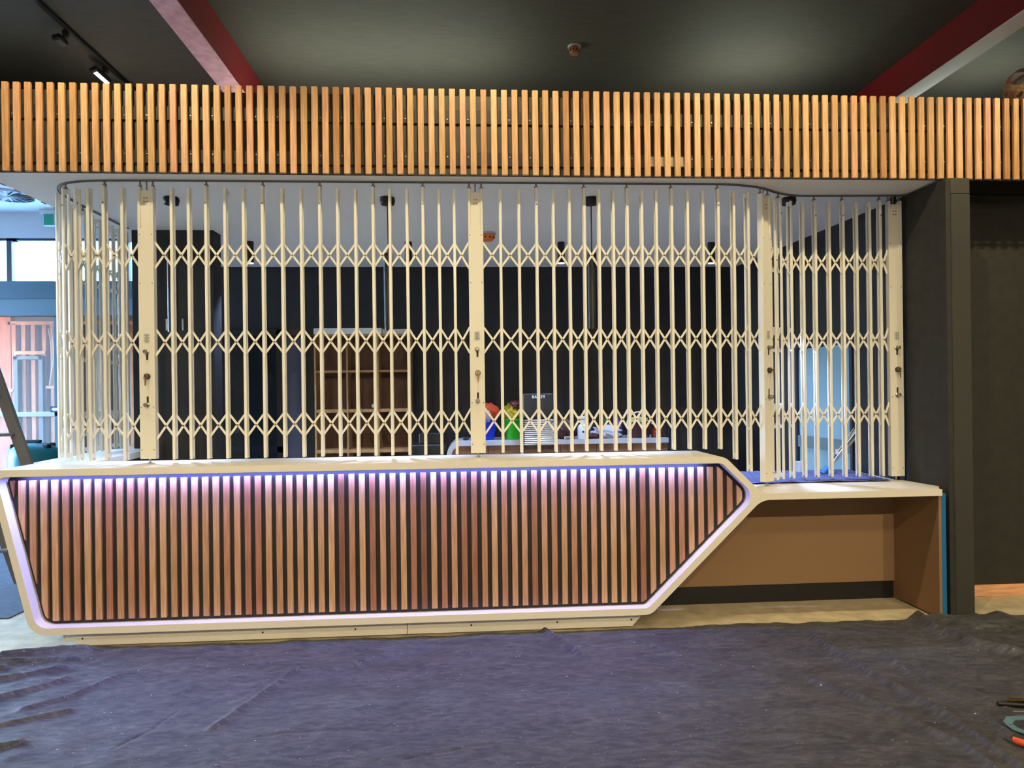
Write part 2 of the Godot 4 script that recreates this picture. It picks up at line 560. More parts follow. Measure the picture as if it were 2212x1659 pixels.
func counter() -> void:
	var c := thing("service_counter", "long white solid-surface service counter with a red-brown timber slat front and lower desk end", "counter", Vector3.ZERO)
	# clockwise seen from the front: top left, top right, right tip, bottom right, bottom left
	var hexa := [Vector2(-2.905, COUNTER_TOP), Vector2(1.682, COUNTER_TOP), Vector2(1.949, 0.855), Vector2(1.180, 0.108), Vector2(-2.661, 0.108)]
	var t := 0.043
	var inset := []
	for i in hexa.size():
		var p: Vector2 = hexa[i]
		var a: Vector2 = (hexa[i - 1] - p).normalized()
		var b: Vector2 = (hexa[(i + 1) % 5] - p).normalized()
		inset.append(p + (a + b).normalized() * t / sin(absf(a.angle_to(b)) * 0.5))
	var outer := rounded(hexa, [0.03, 0.10, 0.0, 0.10, 0.12])
	var inner := rounded(inset, [0.04, 0.06, 0.09, 0.055, 0.085])
	var s := tool()
	ring(s, outer, inner, -4.905, FRAME_Z)
	# the lower desk leaves the right tip, with a fillet above and below
	var desk := PackedVector2Array()
	var up := Vector2(1.949, 0.855)
	var fil: Array = rounded([up + Vector2(-0.12, 0.12), Vector2(1.929, 0.875), Vector2(2.30, 0.875)], [0.0, 0.16, 0.0], 6)
	desk.append(up)
	for k in range(7, 14):
		desk.append(fil[k])
	desk.append(Vector2(3.160, 0.875))
	desk.append(Vector2(3.160, 0.833))
	var low: Array = rounded([Vector2(2.30, 0.833), Vector2(1.926, 0.833), up + Vector2(-0.12, -0.1166)], [0.0, 0.14, 0.0], 6)
	for k in range(7, 14):
		desk.append(low[k])
	extrude(s, desk, -4.93, FRAME_Z)
	part(c, "frame", s, M.solid_surface, "cream white solid-surface frame and worktop")
	# desk top behind, and the left-hand return
	var dt := tool()
	extrude(dt, PackedVector2Array([Vector2(1.95, 4.93), Vector2(3.175, 4.93), Vector2(3.20, 5.60), Vector2(1.95, 5.60)]), 0.833, 0.875, Transform3D(Basis(Vector3.RIGHT, Vector3(0, 0, -1), Vector3.UP), Vector3.ZERO))
	extrude(dt, PackedVector2Array([Vector2(3.16, 4.45), Vector2(3.25, 4.58), Vector2(3.215, 4.93), Vector2(3.16, 4.93)]), 0.833, 0.8745, Transform3D(Basis(Vector3.RIGHT, Vector3(0, 0, -1), Vector3.UP), Vector3.ZERO))
	part(c, "desk_top", dt, M.solid_surface)
	var rt := tool()
	extrude(rt, PackedVector2Array([Vector2(-2.92, 4.905), Vector2(-2.52, 4.905), Vector2(-2.66, 6.10), Vector2(-3.06, 6.10)]), 1.072, COUNTER_TOP, Transform3D(Basis(Vector3.RIGHT, Vector3(0, 0, -1), Vector3.UP), Vector3.ZERO))
	part(c, "return_top", rt, M.solid_surface, "white return worktop running back on the left")
	part(c, "return_carcass", slab(Vector3(-2.98, 0, -6.05), Vector3(-2.70, 1.071, -4.95)), M.black_board)
	# recessed black panel and its slats
	var pn := tool()
	extrude(pn, inner, -4.545, -4.512)
	part(c, "panel", pn, M.black_board, "black panel behind the timber slats")
	var clip: PackedVector2Array = Geometry2D.offset_polygon(inner, -0.022)[0]
	var tones := [0, 2, 4, 0, 1, 7, 2, 3, 0, 4, 1, 5, 2, 7, 0, 6, 1, 4]
	for i in 72:
		var x := -2.832 + i * 0.06505
		var bar := PackedVector2Array([Vector2(x, 0), Vector2(x + 0.0362, 0), Vector2(x + 0.0362, 1.048), Vector2(x, 1.048)])
		for piece: PackedVector2Array in Geometry2D.intersect_polygons(bar, clip):
			var b := tool()
			extrude(b, piece, -4.512, -4.492)
			part(c, "slat", b, M["slat%d" % tones[rng.randi() % tones.size()]])
	# the light strip under the top edge
	var led := part(c, "led_strip", cslab(Vector3(-2.76, 1.0772, -4.473), Vector3(1.58, 1.0788, -4.459), 0.0005), M.led_violet, "violet white light strip under the top edge")
	var l := AreaLight3D.new()
	l.name = "led_glow"
	l.light_color = Color(0.52, 0.57, 1.0)
	l.light_energy = 5.2
	l.area_size = Vector2(4.3, 0.014)
	l.area_range = 8.0
	l.area_attenuation = 2.0
	l.shadow_enabled = true
	led.add_child(l)
	l.position = Vector3(-0.59, 1.0768, -4.466)
	l.rotation = Vector3(-PI / 2, 0, 0)
	# plinth in two lengths
	var hole := tool()
	lathe(hole, [Vector2(0, 0.002), Vector2(0.006, 0.0015), Vector2(0.006, 0)], 8, Transform3D(Basis(Vector3.RIGHT, PI / 2), Vector3.ZERO))
	var hmesh := put(hole)
	for k in 2:
		var p := tool()
		var o := PackedVector2Array([Vector2(-2.50, 0.107), Vector2(-2.425, 0.012), Vector2(-0.393, 0.012), Vector2(-0.393, 0.107)]) if k == 0 else PackedVector2Array([Vector2(-0.389, 0.107), Vector2(-0.389, 0.012), Vector2(1.075, 0.012), Vector2(1.165, 0.107)])
		extrude(p, o, -4.53, -4.50)
		var pl := part(c, "plinth_panel", p, M.solid_surface)
		for x in ([-2.40, -1.30, -0.72] if k == 0 else [0.02, 0.58, 1.07]):
			part(pl, "screw", hmesh, M.screw_hole).position = Vector3(x, 0.055, -4.50)
	part(c, "plinth_return", cslab(Vector3(-2.535, 0.03, -4.62), Vector3(-2.455, 0.107, -4.532), 0.002), M.solid_surface)
	part(c, "plinth_core", slab(Vector3(-2.40, 0.0, -4.88), Vector3(1.05, 0.106, -4.56)), M.screw_hole)
	part(c, "body", slab(Vector3(-2.55, 0.16, -4.89), Vector3(1.30, 1.05, -4.60)), M.black_board)
	# knee space below the lower desk
	part(c, "back_panel", slab(Vector3(1.05, 0.132, -4.955), Vector3(3.15, 0.832, -4.935)), M.mdf, "raw brown board at the back of the knee space")
	part(c, "kick_board", slab(Vector3(1.05, 0.0, -4.97), Vector3(3.15, 0.132, -4.95)), M.kick_black)
	part(c, "end_panel", cslab(Vector3(3.150, 0.012, -4.955), Vector3(3.170, 0.832, -4.445), 0.001), M.mdf, "raw brown end board beside the steel column")
	part(c, "protective_tape", cslab(Vector3(3.170, 0.012, -4.62), Vector3(3.212, 0.842, -4.458), 0.002), M.blue_tape, "blue tape strip along the end board")


# ---------------------------------------------------------------- folding gates
var path := PackedVector2Array()
var lengths := PackedFloat32Array()


func gate_path() -> void:
	var p := PackedVector2Array([Vector2(-2.82, -6.06), Vector2(-2.815, -5.6), Vector2(-2.81, -5.22), Vector2(-2.785, -5.0), Vector2(-2.70, -4.84), Vector2(-2.56, -4.75), Vector2(-2.32, -4.715), Vector2(-1.5, -4.712), Vector2(1.5, -4.70), Vector2(1.75, -4.695), Vector2(1.88, -4.703), Vector2(2.08, -4.76), Vector2(2.18, -4.825), Vector2(2.27, -4.89), Vector2(2.38, -4.945), Vector2(2.5, -4.965), Vector2(2.65, -4.965), Vector2(2.95, -4.95), Vector2(3.3, -4.935)])
	for k in 2:
		var o := PackedVector2Array([p[0]])
		for i in p.size() - 1:
			o.append(p[i].lerp(p[i + 1], 0.25))
			o.append(p[i].lerp(p[i + 1], 0.75))
		o.append(p[-1])
		p = o
	path = p
	lengths.append(0.0302)
	for i in p.size() - 1:
		lengths.append(lengths[-1] + p[i].distance_to(p[i + 1]))


func on_path(s: float) -> Transform3D:
	# X along the track, Y up, Z to the customer side
	var i := 0
	while i < path.size() - 2 and lengths[i + 1] < s:
		i += 1
	var q := path[i].lerp(path[i + 1], (s - lengths[i]) / (lengths[i + 1] - lengths[i]))
	var a := path[maxi(i - 1, 0)]
	var b := path[mini(i + 2, path.size() - 1)]
	var d := (b - a).normalized()
	var x := Vector3(d.x, 0, d.y)
	return Transform3D(Basis(x, Vector3.UP, x.cross(Vector3.UP)), Vector3(q.x, 0, q.y))


func gates() -> void:
	gate_path()
	var tr := thing("gate_track", "slim curved ceiling track carrying the folding gates", "track")
	var s := tool()
	var pts := []
	for p in path:
		pts.append(Vector3(p.x, SOFFIT - 0.005, p.y))
	pts.append(Vector3(3.23, SOFFIT - 0.005, -4.938))
	for i in pts.size() - 1:
		var d: Vector3 = pts[i + 1] - pts[i]
		var side := Vector3(-d.z, 0, d.x).normalized() * 0.008
		for e in [-1.0, 1.0]:
			var a: Vector3 = pts[i] + side * e
			var b: Vector3 = pts[i + 1] + side * e
			box(s, (a + b) * 0.5, Vector3(0.005, 0.008, d.length() + 0.002), Basis(d.cross(Vector3.UP).normalized() * -1.0, Vector3.UP, d.normalized()))
	part(tr, "channel", s, M.zinc)

	var rear := []
	for k in 12:
		rear.append(0.235 + k * 0.1015)
	var ga := thing("folding_gate", "white folding gate curving back round the left end of the counter", "gate", Vector3.ZERO, "white folding security gates")
	gate(ga, rear + [1.458, 1.546, 1.649, 1.768], [2, 5, 8, 11, 14], 0.17, 1.92, [])
	stile(ga, 0.12, 1.151, false)
	var gb := thing("folding_gate", "white folding gate spanning the left half of the counter front", "gate", Vector3.ZERO, "white folding security gates")
	gate(gb, [2.083, 2.192, 2.303, 2.425, 2.545, 2.668, 2.795, 2.919, 3.041, 3.158, 3.276, 3.392, 3.503, 3.617, 3.723, 3.831, 3.933], [2, 5, 8, 11, 14], 1.97, 4.076, [])
	var gc := thing("folding_gate", "white folding gate over the right half of the raised counter", "gate", Vector3.ZERO, "white folding security gates")
	gate(gc, [4.244, 4.370, 4.490, 4.604, 4.715, 4.817, 4.918, 5.017, 5.114, 5.214, 5.315, 5.422, 5.533, 5.640, 5.748, 5.859, 5.972], [2, 5, 8, 11, 14], 4.126, 6.13, [1.15, 1.15, 1.15, 1.15, 1.15, 1.15, 1.15, 1.15, 1.15, 1.15, 1.15, 1.15, 1.15, 1.15, 1.148, 1.075, 0.985])
	var gd := thing("folding_gate", "white folding gate standing over the lower desk on the right", "gate", Vector3.ZERO, "white folding security gates")
	var lows := []
	for k in 10:
		lows.append(0.905)
	gate(gd, [6.245, 6.322, 6.435, 6.541, 6.638, 6.743, 6.847, 6.947, 7.044, 7.124], [1, 4, 6, 9], 6.18, 7.23, lows)


func gate(g: Node3D, at: Array, hung: Array, start: float, post: float, lows: Array) -> void:
	for i in at.size():
		var low: float = lows[i] if lows else 1.145
		var x := on_path(at[i])
		var top := 2.945 if i in hung else 2.932
		var s := tool()
		for z in [0.0175, -0.0175]:
			cbox(s, Vector3(0, (low + top) * 0.5, z), Vector3(0.0185, top - low, 0.013), 0.002)
		box(s, Vector3(0, top - 0.02, 0), Vector3(0.014, 0.03, 0.024))
		box(s, Vector3(0, low + 0.03, 0), Vector3(0.014, 0.03, 0.024))
		var b := part(g, "upright", s, M.gate)
		b.transform = x
		if i in hung:
			var h := tool()
			rod(h, Vector3(0, top - 0.01, 0), Vector3(0, SOFFIT - 0.006, 0), 0.006)
			lathe(h, [Vector2(0, 0), Vector2(0.014, 0), Vector2(0.014, 0.009), Vector2(0, 0.009)], 6, Transform3D(Basis(), Vector3(0, top + 0.001, 0)))
			part(b, "hanger", h, M.zinc)
			var r := tool()
			lathe(r, [Vector2(0.007, 0), Vector2(0.006, 0.003), Vector2(0, 0.0035)], 8, Transform3D(Basis(Vector3.RIGHT, PI / 2), Vector3(0, 2.83, 0.024)))
			part(b, "screw", r, M.zinc)
	# crossed links in three rows
	var ends: Array = [start] + at + [post - 0.05]
	var rivets := tool()
	for row in [2.488, 1.914, 1.365]:
		for i in ends.size() - 1:
			var p: Vector3 = on_path(ends[i]).origin
			var q: Vector3 = on_path(ends[i + 1]).origin
			var n := (q - p).normalized().cross(Vector3.UP)
			for e in [-1.0, 1.0]:
				var a: Vector3 = p + Vector3(0, row - e * 0.083, 0) + n * 0.0035 * e
				var b: Vector3 = q + Vector3(0, row + e * 0.083, 0) + n * 0.0035 * e
				var d: Vector3 = b - a
				var s := tool()
				box(s, (a + b) * 0.5, Vector3(d.length() + 0.01, 0.0135, 0.005), Basis(d.normalized(), n.cross(d).normalized(), n))
				part(g, "link", s, M.gate)
			lathe(rivets, [Vector2(0.0065, 0), Vector2(0.006, 0.004), Vector2(0.003, 0.006), Vector2(0, 0.006)], 8, Transform3D(along(n), (p + q) * 0.5 + Vector3(0, row, 0) + n * 0.006))
	part(g, "rivets", rivets, M.brass).set_meta("kind", "stuff")
	stile(g, post, lows[-1] if lows else 1.151, true)


func stile(g: Node3D, at: float, low: float, fitted: bool) -> void:
	if low < 1.1:
		low = 0.905
	var x := on_path(at)
	var s := tool()
	var top := 2.935
	for e in [-1.0, 1.0]:
		cbox(s, Vector3(e * 0.041, (low + top) * 0.5, 0.004), Vector3(0.018, top - low, 0.046), 0.002)
	cbox(s, Vector3(0, (low + top) * 0.5 - 0.012, 0.0), Vector3(0.066, top - low - 0.024, 0.040), 0.002)
	cbox(s, Vector3(0, (low + 2.66) * 0.5, 0.0225), Vector3(0.0975, 2.66 - low, 0.008), 0.002)
	var st := part(g, "lock_stile", s, M.gate_plate, "wide lock stile with screwed cover plate")
	st.transform = x
	var f := 0.0265
	var h := tool()
	for e in [-0.041, 0.041]:
		rod(h, Vector3(e, top - 0.005, 0.004), Vector3(e, SOFFIT - 0.006, 0.004), 0.0055)
		lathe(h, [Vector2(0, 0), Vector2(0.012, 0), Vector2(0.012, 0.010), Vector2(0, 0.010)], 6, Transform3D(Basis(), Vector3(e, top + 0.002, 0.004)))
	rod(h, Vector3(0, top - 0.03, 0), Vector3(0, SOFFIT - 0.006, 0), 0.0045)
	part(st, "hanger", h, M.zinc)
	var pin := tool()
	rod(pin, Vector3(0, low - 0.028, 0), Vector3(0, low + 0.02, 0), 0.006)
	lathe(pin, [Vector2(0, 0), Vector2(0.016, 0), Vector2(0.014, 0.003), Vector2(0, 0.003)], 12, Transform3D(Basis(), Vector3(0, low - 0.0285, 0)))
	part(st, "floor_pin", pin, M.steel)
	var out := Basis(Vector3.RIGHT, PI / 2)
	var sc := tool()
	lathe(sc, [Vector2(0.005, 0), Vector2(0.004, 0.002), Vector2(0, 0.0022)], 8, Transform3D(out, Vector3.ZERO))
	var smesh := put(sc)
	for y in [2.62, 2.30, 1.49, low + 0.06]:
		for e in [-0.039, 0.039]:
			part(st, "screw", smesh, M.zinc).position = Vector3(e, y, f)
	for y in [2.86, 2.835]:
		for e in [-0.009, 0.009]:
			part(st, "screw", smesh, M.brass).position = Vector3(e, y, 0.02)
	if not fitted:
		return
	# sticker with small print
	var lb := part(st, "sticker", cslab(Vector3(-0.020, 1.905, f), Vector3(0.022, 1.972, f + 0.001), 0.0003), M.sticker)
	var ink := tool()
	var y := 1.965
	while y > 1.910:
		var w := 0.016 + 0.016 * fposmod(sin(y * 913.0) * 7.0, 1.0)
		box(ink, Vector3(0.001, y, f + 0.0014), Vector3(w, 0.0032, 0.0006))
		y -= 0.0062
	part(lb, "small_print", ink, M.ink)
	# sliding bolts above and below the lock
	for k in 2:
		var yy := 1.852 if k == 0 else 1.505
		var slot := tool()
		cbox(slot, Vector3(0.002, yy + (-0.028 if k == 0 else 0.03), f), Vector3(0.012, 0.05, 0.003), 0.001)
		part(st, "bolt_slot", slot, M.screw_hole)
		var kn := tool()
		lathe(kn, [Vector2(0.015, 0), Vector2(0.015, 0.006), Vector2(0.009, 0.008), Vector2(0.009, 0.022), Vector2(0.0125, 0.024), Vector2(0.0125, 0.036), Vector2(0.010, 0.038), Vector2(0.0045, 0.038), Vector2(0.0045, 0.033), Vector2(0, 0.033)], 16, Transform3D(out, Vector3(0, yy, f)))
		part(st, "bolt_knob", kn, M.steel)
	var lk := tool()
	lathe(lk, [Vector2(0.0185, 0), Vector2(0.0185, 0.016), Vector2(0.0155, 0.018)], 20, Transform3D(out, Vector3(0.003, 1.692, f)))
	var lock := part(st, "lock_body", lk, M.black_metal)
	var face := tool()
	lathe(face, [Vector2(0.0155, 0.015), Vector2(0.0145, 0.0195), Vector2(0, 0.0195)], 20, Transform3D(out, Vector3(0.003, 1.692, f)))
	part(lock, "cylinder", face, M.steel)
	var key := tool()
	cbox(key, Vector3(0.003, 1.694, f + 0.028), Vector3(0.003, 0.012, 0.02), 0.001)
	cbox(key, Vector3(0.003, 1.694, f + 0.042), Vector3(0.004, 0.020, 0.012), 0.001)
	cbox(key, Vector3(0.004, 1.655, f + 0.038), Vector3(0.008, 0.05, 0.003), 0.001)
	lathe(key, [Vector2(0.011, 0), Vector2(0.011, 0.0015), Vector2(0.009, 0.0015), Vector2(0.009, 0), Vector2(0.011, 0)], 16, Transform3D(out, Vector3(0.003, 1.680, f + 0.041)))
	part(st, "key", key, M.brass)


# ---------------------------------------------------------------- dust sheets
func near_line(p: Vector2, line: Array) -> float:
	var best := 9.0
	for i in line.size() - 1:
		best = minf(best, p.distance_to(Geometry2D.get_closest_point_to_segment(p, line[i], line[i + 1])))
	return best


func sheet_texture(n: int, base: float, seed_: int, specks: int) -> ImageTexture:
	var im := Image.create(n, n, false, Image.FORMAT_RGB8)
	var a := FastNoiseLite.new()
	a.seed = seed_
	a.frequency = 0.006
	a.fractal_octaves = 5
	var b := FastNoiseLite.new()
	b.seed = seed_ + 1
	b.frequency = 0.05
	b.domain_warp_enabled = true
	b.domain_warp_amplitude = 20.0
	for y in n:
		for x in n:
			var v := base * (1.0 + 0.26 * a.get_noise_2d(x, y * 1.6) + 0.22 * b.get_noise_2d(x * 0.5, y * 1.3))
			im.set_pixel(x, y, Color(v, v * 0.985, v * 0.99))
	var r := RandomNumberGenerator.new()
	r.seed = seed_
	for i in specks:
		var x := r.randi() % (n - 4)
		var y := r.randi() % (n - 4)
		var v := r.randf_range(0.5, 0.85)
		im.fill_rect(Rect2i(x, y, 1 + int(r.randf() < 0.16) + int(r.randf() < 0.05), 1 + int(r.randf() < 0.12)), Color(v, v * 0.97, v * 0.92))
	return ImageTexture.create_from_image(im)


func floor_sheet_texture() -> ImageTexture:
	# woven charcoal cloth, mottled with dust and strewn with plaster crumbs
	var w := 2048
	var h := 900
	var im := Image.create(w, h, false, Image.FORMAT_RGB8)
	var big := FastNoiseLite.new()
	big.seed = 31
	big.frequency = 0.008
	big.fractal_octaves = 5
	var fine := FastNoiseLite.new()
	fine.seed = 32
	fine.frequency = 0.09
	fine.fractal_octaves = 3
	fine.domain_warp_enabled = true
	fine.domain_warp_amplitude = 18.0
	for y in h:
		for x in w:
			var v := 0.215 * (1.0 + 0.34 * big.get_noise_2d(x, y * 2.2) + 0.60 * fine.get_noise_2d(x * 0.45, y * 1.1))
			im.set_pixel(x, y, Color(v, v * 0.985, v * 0.985))
	var r := RandomNumberGenerator.new()
	r.seed = 33
	# dust smears: strokes of scattered grains
	for i in 420:
		var q := Vector2(r.randf() * w, 20.0 + r.randf() * (h - 40))
		var d := Vector2.from_angle(r.randf_range(-0.9, 0.9))
		var n := int(r.randf_range(30.0, 190.0))
		var k := r.randf_range(0.10, 0.42)
		var thick := r.randf_range(0.6, 3.2)
		for j in n:
			d = d.rotated(r.randfn(0.0, 0.03))
			q += d
			for e in 2:
				var px := int(q.x + r.randfn(0.0, thick))
				var py := int(q.y + r.randfn(0.0, thick))
				if px >= 0 and py >= 0 and px < w and py < h:
					im.set_pixel(px, py, im.get_pixel(px, py).lerp(Color(0.46, 0.45, 0.44), k))
	# plaster crumbs, thicker along the counter
	for i in 4200:
		var x := r.randi() % (w - 4)
		var y := int(pow(r.randf(), 1.7) * (h - 40)) + 30
		var v := r.randf_range(0.4, 0.95)
		var big_one := r.randf() < 0.12
		im.fill_rect(Rect2i(x, y, 2 if big_one else 1, 2 if big_one and r.randf() < 0.5 else 1), Color(v, v * 0.97, v * 0.92))
	return ImageTexture.create_from_image(im)


func drop_sheets() -> void:
	var folds := [
		[[Vector2(2.12, -4.18), Vector2(2.16, -3.7), Vector2(2.21, -3.27), Vector2(2.22, -2.69), Vector2(2.25, -2.0)], 0.030, 0.035],
		[[Vector2(1.90, -4.31), Vector2(2.02, -3.9)], 0.018, 0.03],
		[[Vector2(1.81, -3.55), Vector2(1.94, -3.31), Vector2(2.01, -3.08), Vector2(2.11, -2.83), Vector2(2.13, -2.3)], 0.030, 0.03],
		[[Vector2(2.39, -3.86), Vector2(2.50, -3.47), Vector2(2.55, -3.18)], 0.018, 0.04],
		[[Vector2(2.98, -4.46), Vector2(2.94, -4.2), Vector2(3.0, -3.95), Vector2(3.3, -3.6), Vector2(3.8, -3.2)], 0.063, 0.06],
		[[Vector2(2.40, -3.75), Vector2(2.38, -3.24), Vector2(2.38, -2.9)], 0.018, 0.035],
		[[Vector2(-2.19, -3.57), Vector2(-2.04, -3.73), Vector2(-1.91, -3.96)], 0.021, 0.035],
		[[Vector2(-1.18, -3.29), Vector2(-1.09, -3.66), Vector2(-0.95, -3.99)], 0.021, 0.028],
		[[Vector2(-0.80, -3.89), Vector2(-0.55, -4.10), Vector2(-0.23, -4.25)], 0.024, 0.04],
		[[Vector2(0.50, -4.45), Vector2(0.58, -4.25), Vector2(0.67, -4.01)], 0.033, 0.035],
		[[Vector2(1.04, -4.24), Vector2(1.21, -3.98)], 0.018, 0.03],
		[[Vector2(-0.27, -2.95), Vector2(0.10, -3.04)], -0.015, 0.012],
		[[Vector2(0.18, -3.21), Vector2(0.45, -3.20), Vector2(0.70, -3.25)], -0.015, 0.012],
		[[Vector2(-0.26, -3.51), Vector2(0.0, -3.44), Vector2(0.19, -3.32)], -0.015, 0.014],
		[[Vector2(-0.95, -3.20), Vector2(-0.66, -3.24), Vector2(-0.31, -3.21)], -0.015, 0.012],
		[[Vector2(-1.55, -3.15), Vector2(-1.45, -3.32), Vector2(-1.42, -3.5)], -0.012, 0.012],
		[[Vector2(-2.75, -4.30), Vector2(-2.45, -4.38), Vector2(-2.30, -4.36)], 0.045, 0.05],
		[[Vector2(-2.85, -4.18), Vector2(-2.55, -4.22), Vector2(-2.28, -4.20)], 0.036, 0.035],
		[[Vector2(-2.90, -4.02), Vector2(-2.62, -4.12)], 0.033, 0.03],
		[[Vector2(-2.80, -3.80), Vector2(-2.50, -4.00), Vector2(-2.30, -4.10)], 0.027, 0.03],
		[[Vector2(-2.60, -3.50), Vector2(-2.35, -3.75), Vector2(-2.2, -3.95)], 0.027, 0.03],
		[[Vector2(-2.40, -3.25), Vector2(-2.15, -3.45), Vector2(-1.95, -3.55)], 0.021, 0.03],
		[[Vector2(-2.25, -3.10), Vector2(-2.0, -3.25)], 0.021, 0.03],
	]
	var m := mat("dust_sheet", Color(1, 1, 1), 0.62)
	m.albedo_texture = floor_sheet_texture()
	m.texture_repeat = false
	m.rim_enabled = true
	m.rim = 0.15
	var a := FastNoiseLite.new()
	a.seed = 5
	a.frequency = 1.1
	a.fractal_octaves = 4
	var crinkle := FastNoiseLite.new()
	crinkle.seed = 15
	crinkle.frequency = 4.0
	crinkle.fractal_type = FastNoiseLite.FRACTAL_RIDGED
	crinkle.fractal_octaves = 2
	for f in folds:
		var r := Rect2(f[0][0], Vector2.ZERO)
		for q in f[0]:
			r = r.expand(q)
		f.append(r.grow(0.2))
	var nx := 760
	var nz := 260
	var g := []
	for j in nz + 1:
		var row := []
		for i in nx + 1:
			var x := lerpf(-3.3, 4.3, float(i) / nx)
			var back := -4.455 + 0.018 * a.get_noise_2d(x * 2.0, 40.0) + (0.04 if x > 1.2 else 0.0) * a.get_noise_2d(x * 3.0, 9.0)
			if x < -2.25:
				back += (-2.25 - x) * 0.22
			var z := lerpf(back, -2.1, pow(float(j) / nz, 1.15))
			var p := Vector2(x, z)
			var y := 0.013 + 0.012 * a.get_noise_2d(x, z) + 0.004 * crinkle.get_noise_2d(x * 0.5, z * 0.8)
			if x < -1.7:
				y += 0.010 * (-1.7 - x) * (1.0 + crinkle.get_noise_2d(x * 0.6, z * 0.9))
			if z < -2.0:
				for f in folds:
					if not f[3].has_point(p):
						continue
					var d := near_line(p + Vector2(1, 1) * 0.03 * a.get_noise_2d(x * 1.2, z * 1.2), f[0])
					var w: float = f[2]
					if d < w * 3.0:
						# a soft swell with a pinched crease along its top
						y += (f[1] if f[1] > 0.0 else f[1] * 0.45) * (0.35 * exp(-d * d / (w * w) * 1.6) + 0.50 * exp(-pow(d / (w * 0.55), 1.5)))
			# the sheet is tucked round the column base
			var dc := Vector2(x - 3.352, z + 4.44).length()
			if dc < 0.35:
				y += 0.03 * exp(-pow((dc - 0.22) / 0.06, 2.0))
			row.append(Vector3(x, maxf(y, 0.003), z))
		g.append(row)
	var s := SurfaceTool.new()
	s.begin(Mesh.PRIMITIVE_TRIANGLES)
	s.set_smooth_group(1)
	for j in nz:
		for i in nx:
			for q: Vector3 in [g[j + 1][i], g[j][i + 1], g[j + 1][i + 1], g[j + 1][i], g[j][i], g[j][i + 1]]:
				s.set_uv(Vector2((q.x + 3.3) / 7.6, (q.z + 4.75) / 2.7))
				s.add_vertex(q)
	solo("drop_sheet", "dusty charcoal dust sheet spread wrinkled over the floor before the counter", "sheet", s, m)

	# blue dusty sheet lying on the lower desk
	var bm := mat("desk_sheet", Color(0.62, 0.68, 1.0), 0.7)
	bm.albedo_texture = sheet_texture(512, 0.48, 77, 500)
	var t := SurfaceTool.new()
	t.begin(Mesh.PRIMITIVE_TRIANGLES)
	t.set_smooth_group(1)
	var h := []
	for j in 41:
		var row := []
		for i in 61:
			var u := float(i) / 60.0
			var v := float(j) / 40.0
			var front := -4.86 - 0.01 * a.get_noise_2d(u * 6.0, 3.0)
			var x := lerpf(1.99, lerpf(3.09, 3.17, v), u)
			var z := lerpf(front, -5.57, v)
			row.append(Vector3(x, 0.881 + 0.010 * absf(crinkle.get_noise_2d(x * 1.5, z * 2.0)) + 0.004 * a.get_noise_2d(x * 3.0, z * 3.0), z))
		h.append(row)
	for j in 40:
		for i in 60:
			for q: Vector3 in [h[j][i], h[j][i + 1], h[j + 1][i + 1], h[j][i], h[j + 1][i + 1], h[j + 1][i]]:
				t.set_uv(Vector2(q.x, q.z))
				t.add_vertex(q)
	solo("desk_sheet", "blue dusty sheet lying on the lower desk behind the gate", "sheet", t, bm)


